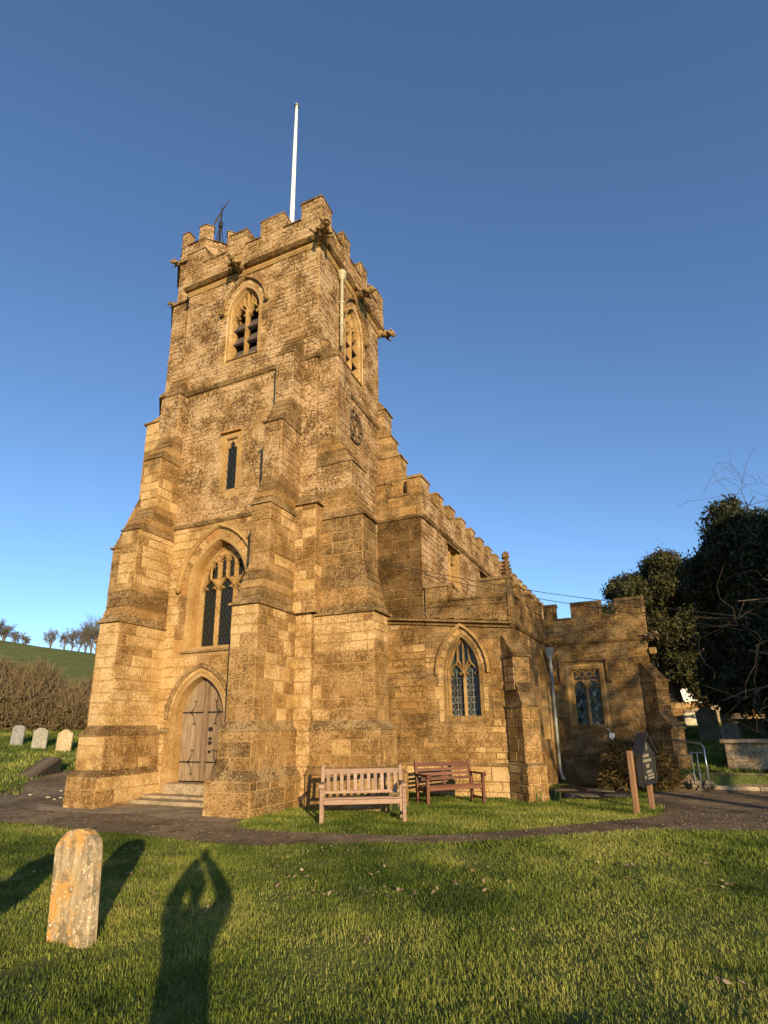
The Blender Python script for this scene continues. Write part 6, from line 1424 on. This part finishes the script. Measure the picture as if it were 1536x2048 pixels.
# ---------------------------------------------------------------- trees
def leafquads(c, n_, size, asp=1.8, droop=0.0, upw=0.0):
    """random small leaf sprays at centres c (n,3) -> verts"""
    n = len(c); d = nrng.normal(0, 1, (n, 3)); d[:, 2] += upw - droop; d /= np.linalg.norm(d, axis=1)[:, None]
    e = np.cross(d, nrng.normal(0, 1, (n, 3))); e /= np.linalg.norm(e, axis=1)[:, None]
    s = size * nrng.uniform(0.6, 1.4, n)[:, None]
    return np.stack([c - d * s * asp / 2, c + e * s / 2, c + d * s * asp / 2, c - e * s / 2], 1).reshape(-1, 3)
def crown(name, blobs, n, size, mat, parent, asp=2.0, upw=0.0, clump=6, spread=0.22):
    """foliage: clumps of sprays over the shells of ellipsoid blobs (cx,cy,cz,rx,ry,rz)"""
    B = np.array(blobs, float); wgt = B[:, 3] * B[:, 5]; wgt /= wgt.sum()
    k = nrng.choice(len(B), n // clump, p=wgt); d = nrng.normal(0, 1, (len(k), 3)); d /= np.linalg.norm(d, axis=1)[:, None]
    r = nrng.uniform(0.72, 1.05, len(k)) ** 0.7
    c = B[k, :3] + d * B[k, 3:] * r[:, None]
    ct = nrng.uniform(0, 1, len(k))
    c = np.repeat(c, clump, 0) + nrng.normal(0, spread, (len(k) * clump, 3)); tt = np.repeat(ct, clump)
    V = leafquads(c, 1, size, asp, upw=upw); m = len(c)
    T = np.clip(tt * 0.5 + nrng.uniform(0, 0.5, m), 0, 1); T = np.repeat(np.stack([T, T, T], -1), 4, 0)
    return quads_obj(name, V, [np.arange(m * 4).reshape(-1, 4)], mat, parent, tint=T)
def branch_tree(base, height, seed, levels=5, r0=0.16, spread=0.55, lean=(0, 0), first=0.28, nmain=7, twig=0.006, upb=0.35, gravity=0.0, maxseg=6000, segf=1.0):
    """bare tree: list of tapered limbs as (points, radii), in local axes"""
    rg = random.Random(seed); trunk = []; limbs = []
    def grow(p, d, L, r, lv):
        if len(limbs) > maxseg: return
        n = 5; pts = [p]; rs = [r]; q = p.copy(); dd = d.copy()
        for i in range(n):
            dd = (dd + Vector((rg.gauss(0, 0.13 + 0.07 * lv), rg.gauss(0, 0.13 + 0.07 * lv), rg.gauss(0, 0.09 + 0.05 * lv) + upb * 0.12 - gravity * 0.1 * lv))).normalized()
            q = q + dd * (L / n); pts.append(q.copy()); rs.append(max(twig, r * (1 - 0.55 * (i + 1) / n)))
        (trunk if lv == 0 else limbs).append((pts, rs))
        if lv >= levels: return
        nb = nmain if lv == 0 else rg.randint(3, 5)
        for k in range(nb):
            f = (first + (1 - first) * (k + rg.random()) / nb) if lv == 0 else rg.uniform(0.25, 1.0)
            i = min(int(f * n), n - 1); fr_ = f * n - i; pp = pts[i].lerp(pts[i + 1], fr_)
            td = (pts[i + 1] - pts[i]).normalized(); ax = td.orthogonal().normalized(); ax.rotate(Quaternion(td, rg.uniform(0, 6.283)))
            nd = (td * (1 - spread * 0.55) + ax * spread * rg.uniform(0.7, 1.3) + Vector((0, 0, upb * 0.3))).normalized()
            grow(pp, nd, L * rg.uniform(0.48, 0.72) * segf, max(twig, rs[i] * rg.uniform(0.45, 0.65)), lv + 1)
    d0 = Vector((lean[0], lean[1], 1)).normalized(); grow(Vector((0, 0, -0.15)), d0, height * 0.62, r0, 0)
    return trunk, limbs
def bare_tree(name, x, y, label, group, mat='twig', z=None, **kw):
    o = empty(name, (x, y, H(x, y) if z is None else z)); tag(o, label, 'tree', group)
    trunk, limbs = branch_tree((x, y), **kw)
    m = MB()
    for p, r in trunk: m.tube(p, r, 8)
    m.build('trunk', MAT['bark'], o, True)
    m = MB()
    for p, r in limbs: m.tube(p, r, 5 if r[0] > 0.03 else 3, cap=False)
    m.build('branches', MAT[mat], o, True)
    return o
# yews on the right
o = tag(empty('yew_tree', (2.0, 33.8, H(2.0, 33.8))), 'broad sunlit olive-green yew behind the transept', 'tree', 'yew trees')
m = MB(); m.tube([(0.5, 0, -0.3), (0.45, 0, 1.2), (0.2, 0, 3.0), (0.4, 0, 6.0)], [0.5, 0.4, 0.33, 0.15], 9); m.tube([(0.4, 0, 1.6), (1.6, 0.4, 3.0), (2.4, 0.3, 4.4)], [0.26, 0.2, 0.1], 7); m.tube([(0.3, 0, 2.2), (-0.9, 0.2, 3.6), (-1.9, 0, 4.8)], [0.24, 0.16, 0.08], 7); m.build('trunk', MAT['bark'], o, True)
blobs = []
for k in range(52):
    x = rnd.uniform(-2.5, 2.6); lo = 3.0 - 0.5 * x if x > 0 else 3.4 - 0.45 * x; hi = 9.0 - 0.52 * abs(x - 0.5) ** 1.8
    blobs.append((x, rnd.uniform(-1.7, 1.7), rnd.uniform(lo, max(lo + 0.6, hi)), rnd.uniform(0.5, 0.95), rnd.uniform(0.5, 0.95), rnd.uniform(0.40, 0.70)))
blobs += [(1.9, -0.9, 2.0, 0.9, 0.8, 0.8), (2.6, -0.7, 1.3, 1.0, 0.8, 1.0), (1.2, -1.0, 2.9, 0.8, 0.8, 0.7), (-2.7, 0, 6.0, 0.6, 0.6, 0.4), (0.8, 0, 8.9, 0.9, 0.8, 0.5), (-1.6, 0, 7.4, 0.8, 0.8, 0.5)]
crown('crown', blobs, 120000, 0.075, MAT['yew'], o, 2.8, 0.35, 12, 0.16)
o = tag(empty('yew_tree', (4.75, 22.6, H(4.75, 22.6))), 'tall dark upright yew at the right edge', 'tree', 'yew trees')
m = MB(); m.tube([(0, 0, -0.3), (0, 0, 2.0), (0.1, 0, 5.5)], [0.55, 0.4, 0.2], 9); m.build('trunk', MAT['bark'], o, True)
blobs = []
for k in range(60):
    a = rnd.uniform(0, 6.283); rr = rnd.uniform(0.4, 2.0); z = rnd.uniform(1.5, 8.25 - 1.0 * (rr / 1.8) ** 2.2); blobs.append((rr * math.cos(a), rr * math.sin(a) * 0.9, z, 0.55, 0.55, 0.95))
blobs += [(-0.9, -1.0, 1.9, 1.1, 0.9, 0.8), (1.0, -1.5, 1.8, 1.2, 0.9, 0.7)]
crown('crown', blobs, 120000, 0.065, MAT['yew_dark'], o, 2.8, 0.9, 12, 0.12)
o = tag(empty('yew_tree', (5.2, 38.0, H(5.2, 38.0))), 'distant yew whose sunlit top shows between the other two', 'tree', 'yew trees')
m = MB(); m.tube([(0, 0, -0.3), (0, 0, 3.0), (0.1, 0, 7)], [0.5, 0.4, 0.2], 8); m.build('trunk', MAT['bark'], o, True)
blobs = [(rnd.uniform(-2.6, 2.6), rnd.uniform(-1.8, 1.8), rnd.uniform(3.0, 8.3), 1.0, 1.0, 0.7) for _ in range(34)]
crown('crown', blobs, 50000, 0.11, MAT['yew'], o, 2.6, 0.3, 10, 0.22)
# bare tree whose twigs hang into the right edge
bare_tree('bare_tree', 8.6, 21.0, 'leafless tree whose thin twigs reach in from the right edge', 'leafless trees', 'bark', height=9.5, seed=5, levels=4, r0=0.20, spread=0.80, lean=(-0.06, -0.05), first=0.22, nmain=13, twig=0.006, upb=0.05, gravity=0.2, maxseg=950, segf=1.18)
# evergreen and leafless trees out of view to the right: they throw the shade on the transept and graves
o = tag(empty('evergreen_tree', (18.6, 5.0, 0.0)), 'dense evergreen tree out of view on the right that shades the graves', 'tree')
m = MB(); m.tube([(0, 0, -0.3), (0, 0, 3), (0, 0, 9)], [0.45, 0.35, 0.12], 8); m.build('trunk', MAT['bark'], o, True)
blobs = [(rnd.uniform(-2.3, 2.3), rnd.uniform(-2.3, 2.3), rnd.uniform(1.6, 11.5), 1.5, 1.5, 1.1) for _ in range(46)]
crown('crown', blobs, 30000, 0.30, MAT['yew_dark'], o, 2.0, 0.2, 8, 0.3)
bare_tree('bare_tree', 14.6, -1.0, 'leafless tree out of view on the right, its branches shading the transept', 'leafless trees', 'twig', height=12.5, seed=21, levels=5, r0=0.26, spread=0.6, first=0.25, nmain=11, twig=0.013, upb=0.25, maxseg=3200)
# skyline trees on the hill at the left
SK = [(-14, 1282, 52, 'twiggy thorn tree cut by the left edge of the skyline', 0.66), (8, 1285, 46, 'low bushy bare tree leftmost on the skyline', 0.7), (28, 1287, 38, 'small reddish bare bush second on the left skyline', 0.75), (52, 1290, 30, 'lowest scrubby bush on the left skyline', 0.75), (100, 1298, 58, 'lone fan-shaped bare tree on the left skyline', 0.46),
      (128, 1302, 46, 'small bare tree left of the clump beside the tower', 0.46), (143, 1304, 62, 'slender bare tree first in the clump beside the tower', 0.4), (157, 1305, 68, 'bare tree second in the clump beside the tower', 0.4), (170, 1307, 72, 'tall bare tree in the middle of the clump beside the tower', 0.38), (181, 1308, 76, 'tallest bare tree of the clump beside the tower', 0.38), (192, 1309, 72, 'bare tree closest to the tower edge in the clump', 0.4), (206, 1311, 70, 'bare tree half hidden by the tower buttress', 0.42)]
for k, (px, py, hpx, lab, sp) in enumerate(SK):
    r_ = ray(px, py); t_ = 104.0; p = CAM + r_ * t_; p.z = H(p.x, p.y); dep = project(p)[2]
    bare_tree('bare_tree', p.x, p.y, lab, 'bare trees on the skyline', 'hazetwig', height=hpx * dep / FPX * (0.72 + 0.3 * rnd.random()), seed=150 + 7 * k, levels=4, r0=0.11 + 0.05 * rnd.random(), spread=sp + 0.12 * rnd.random(), first=0.03, nmain=15 + k % 5, twig=0.015, upb=0.8, maxseg=900, segf=1.08)
# hedge of dry brambles and twigs behind the left headstones
hb, hl_ = ray_ground(-60, 1462), ray_ground(215, 1462)
o = tag(empty('hedge', (hb.x, hb.y, H(hb.x, hb.y))), 'tall tangled brown winter hedge along the bank at the left', 'hedge')
hd = Vector((hl_.x - hb.x, hl_.y - hb.y, 0)); hlen = hd.length; hd.normalize(); hn = Vector((-hd.y, hd.x, 0))
def hedge_pts(n, zlo, zhi):
    u = nrng.uniform(-2.5, hlen + 2.5, n); w_ = nrng.uniform(-0.2, 2.2, n); f = nrng.uniform(zlo, zhi, n)
    top = 2.85 + 0.4 * np.sin(u * 1.1) + 0.35 * np.sin(u * 2.7 + 1) - u * 0.075
    x = hb.x + hd.x * u + hn.x * w_; y = hb.y + hd.y * u + hn.y * w_; z = Hn(x, y) + top * f * (0.62 + 0.38 * np.clip((w_ + 0.2) / 1.6, 0, 1))
    return np.stack([x - hb.x, y - hb.y, z - H(hb.x, hb.y)], -1)
m = 15000; c = hedge_pts(m, 0.0, 0.95); d = nrng.normal(0, 1, (m, 3)) * np.array([0.6, 0.6, 0.9]); d[:, 2] = np.abs(d[:, 2]); d /= np.linalg.norm(d, axis=1)[:, None]
Ls = nrng.uniform(0.35, 1.0, m)[:, None]; e = np.cross(d, np.array([hn.x, hn.y, 0.2])); e /= np.linalg.norm(e, axis=1)[:, None] + 1e-9; wd = nrng.uniform(0.010, 0.026, m)[:, None]
bend = nrng.normal(0, 0.12, (m, 3))
V = np.stack([c - e * wd, c + e * wd, c + d * Ls * 0.5 + bend + e * wd * 0.8, c + d * Ls * 0.5 + bend - e * wd * 0.8, c + d * Ls], 1).reshape(-1, 3); b = np.arange(m)[:, None] * 5
T = np.repeat(nrng.uniform(0, 1, (m, 3)), 5, 0); quads_obj('stems', V, [b + np.array([[0, 1, 2, 3]]), b + np.array([[3, 2, 4]])], MAT['bramble'], o, tint=T)
c = hedge_pts(26000, 0.0, 0.86); V = leafquads(c, 1, 0.09, 1.6); quads_obj('leaves', V, [np.arange(len(c) * 4).reshape(-1, 4)], MAT['hedge'], o, tint=np.repeat(np.clip(nrng.normal(0.45, 0.25, (len(c), 3)), 0, 1), 4, 0))
# dry shrub in front of the transept corner
p = ray_ground(1292, 1572)
o = tag(empty('shrub', (p.x - 0.15, 17.2, -0.13)), 'rounded dry brown shrub at the foot of the transept behind the notice board', 'shrub')
m = 5200; th = nrng.uniform(0, 2 * np.pi, m); rr = np.sqrt(nrng.uniform(0, 1, m)); zz = nrng.uniform(0.05, 1, m)
c = np.stack([rr * np.cos(th) * 1.0 * (1.1 - 0.45 * zz), rr * np.sin(th) * 0.75 * (1.1 - 0.45 * zz), zz * 1.22], -1)
d = c * np.array([1, 1, 0.8]) + nrng.normal(0, 0.5, (m, 3)); d /= np.linalg.norm(d, axis=1)[:, None]; e = np.cross(d, nrng.normal(0, 1, (m, 3))); e /= np.linalg.norm(e, axis=1)[:, None]
Ls = nrng.uniform(0.10, 0.34, m)[:, None]; wd = nrng.uniform(0.006, 0.016, m)[:, None]; bd = np.array([0, 0, -0.05])
V = np.stack([c - e * wd, c + e * wd, c + d * Ls * 0.6 + e * wd * 0.8, c + d * Ls * 0.6 - e * wd * 0.8, c + d * Ls + bd], 1).reshape(-1, 3); b = np.arange(m)[:, None] * 5
quads_obj('foliage', V, [b + np.array([[0, 1, 2, 3]]), b + np.array([[3, 2, 4]])], MAT['dryshrub'], o, tint=np.repeat(nrng.uniform(0, 1, (m, 3)), 5, 0))
m = MB()
for k in range(22): a = rnd.uniform(0, 6.283); r_ = rnd.uniform(0.3, 0.8); m.tube([(0.05 * math.cos(a), 0.05 * math.sin(a), -0.05), (r_ * 0.5 * math.cos(a), r_ * 0.4 * math.sin(a), 0.5), (r_ * math.cos(a), r_ * 0.75 * math.sin(a), rnd.uniform(0.8, 1.3))], [0.014, 0.009, 0.004], 4)
m.build('stems', MAT['twig'], o)

# ================================================================== THE PHOTOGRAPHER (stands at the camera; only the shadow is in view)
fwd = Vector((CR[0, 2], CR[1, 2], 0)).normalized(); rgt = Vector((fwd.y, -fwd.x, 0))
PH = CAM - fwd * 0.035 + Vector((0, 0, 0.0))
def W(r_, f, z): q = rgt * r_ + fwd * f; return Vector((q.x, q.y, z))
o = tag(empty('smartphone', (PH.x, PH.y, PH.z)), 'black smartphone held up by the photographer', 'phone')
m = MB()
m.hexa([W(-0.037, -0.004, -0.10), W(0.037, -0.004, -0.10), W(0.037, 0.004, -0.10), W(-0.037, 0.004, -0.10), W(-0.037, -0.004, 0.055), W(0.037, -0.004, 0.055), W(0.037, 0.004, 0.055), W(-0.037, 0.004, 0.055)]); m.build('body', MAT['phone'], o)
def skin_mesh(name, chains, mat, parent, sub=2, root=None):
    """chains: lists of (point, radius) that share end points"""
    vs, es, rs, key = [], [], [], {}
    for ch in chains:
        prev = None
        for p, r in ch:
            k = tuple(round(c, 4) for c in p)
            if k not in key: key[k] = len(vs); vs.append(p); rs.append(r)
            if prev is not None and prev != key[k]: es.append((prev, key[k]))
            prev = key[k]
    me = bpy.data.meshes.new(name); me.from_pydata([tuple(v) for v in vs], es, []); ob = bpy.data.objects.new(name, me); COL.objects.link(ob)
    if parent is not None: ob.parent = parent
    md = ob.modifiers.new('skin', 'SKIN'); md.use_smooth_shade = True
    for i, r in enumerate(rs):
        sv = me.skin_vertices[0].data[i]; rr_ = r if isinstance(r, tuple) else (r, r); sv.radius = rr_; sv.use_root = (i == (root or 0))
    s2 = ob.modifiers.new('sub', 'SUBSURF'); s2.levels = sub; s2.render_levels = sub
    me.materials.append(MAT[mat]); return ob
pb = PH - fwd * 0.43 + rgt * 0.055
def WH(r_, f, z): return W(r_ - 0.055, f, z)     # hands stay with the phone
o = tag(empty('person', (pb.x, pb.y, H(pb.x, pb.y))), 'person in a dark coat raising a phone in both hands, standing at the viewpoint', 'person')
pel = W(0, 0, 0.80); che = W(0, 0.0, 1.12); nek = W(0, 0.02, 1.235)
chains = [[(pel, (0.185, 0.13)), (W(0, 0, 0.96), (0.18, 0.125)), (che, (0.19, 0.13)), (W(0, 0, 1.18), (0.11, 0.085)), (nek, 0.05), (W(0, 0.03, 1.29), 0.055), (W(0.01, 0.035, 1.39), (0.10, 0.105)), (W(0.01, 0.03, 1.49), (0.085, 0.095))]]
for sg in (-1, 1):
    hip = W(sg * 0.09, 0, 0.74); sho = W(sg * 0.175, 0, 1.17); elb = W(sg * 0.255, 0.20, 1.26); wri = WH(sg * 0.075, 0.37, 1.52)
    chains.append([(pel, (0.185, 0.13)), (hip, 0.105), (W(sg * 0.10, 0.02, 0.44), 0.07), (W(sg * 0.105, -0.02, 0.10), 0.05), (W(sg * 0.11, -0.02, 0.045), 0.045), (W(sg * 0.12, 0.13, 0.03), 0.035)])
    chains.append([(che, (0.19, 0.13)), (sho, 0.10), (elb, 0.090), (wri, 0.074), (WH(sg * 0.062, 0.415, 1.545), (0.034, 0.028))])
skin_mesh('body', chains, 'cloth', o, 2)
for sg in (-1, 1):
    pal = WH(sg * 0.062, 0.415, 1.545)
    fing = [[(pal, 0.022), (WH(sg * 0.05, 0.435, 1.555 + 0.022 * k), 0.0095), (WH(sg * 0.02, 0.448, 1.56 + 0.024 * k), 0.0085), (WH(sg * (-0.002 + 0.004 * (k % 2)), 0.445, 1.562 + 0.024 * k), 0.007)] for k in range(4)]
    fing.append([(pal, 0.022), (WH(sg * 0.052, 0.405, 1.60), 0.011), (WH(sg * 0.035, 0.412, 1.63), 0.009)])
    skin_mesh('hand', fing, 'skin', o, 1)
m = MB(); hc = W(0, 0.03, 1.42)
m.loft([[hc + W(0.090 * s * math.cos(a), 0.10 * s * math.sin(a) - 0.012, dz) for a in np.linspace(0, 6.283, 13)[:-1]] for s, dz in ((0.85, -0.05), (1.02, 0.0), (1.0, 0.05), (0.75, 0.10), (0.3, 0.125))]); m.build('hair', MAT['hair'], o, True)
m = MB(); m.loft([[hc + W(0.07 * s * math.cos(a), 0.085 + 0.02 * math.sin(a) * s, dz) for a in np.linspace(0, 6.283, 11)[:-1]] for s, dz in ((0.35, -0.105), (0.8, -0.07), (0.95, -0.03), (0.9, 0.01))]); fo = m.build('face', MAT['skin'], o, True)
m = MB(); m.tube([hc + W(0, 0.10, -0.01), hc + W(0, 0.128, -0.045)], [0.008, 0.014], 6); m.build('nose', MAT['skin'], fo, True)
for sg in (-1, 1):
    m = MB(); m.tube([hc + W(sg * 0.03, 0.098, -0.012), hc + W(sg * 0.03, 0.109, -0.012)], [0.012, 0.006], 7); m.build('eye', MAT['white'], fo, True)
    m = MB(); m.tube([hc + W(sg * 0.085, 0.0, -0.03), hc + W(sg * 0.098, -0.005, -0.01)], [0.02, 0.024], 7); m.build('ear', MAT['skin'], fo, True)
m = MB(); m.tube([hc + W(-0.022, 0.104, -0.072), hc + W(0, 0.112, -0.074), hc + W(0.022, 0.104, -0.072)], 0.006, 5); m.build('mouth', MAT['skin'], fo, True)
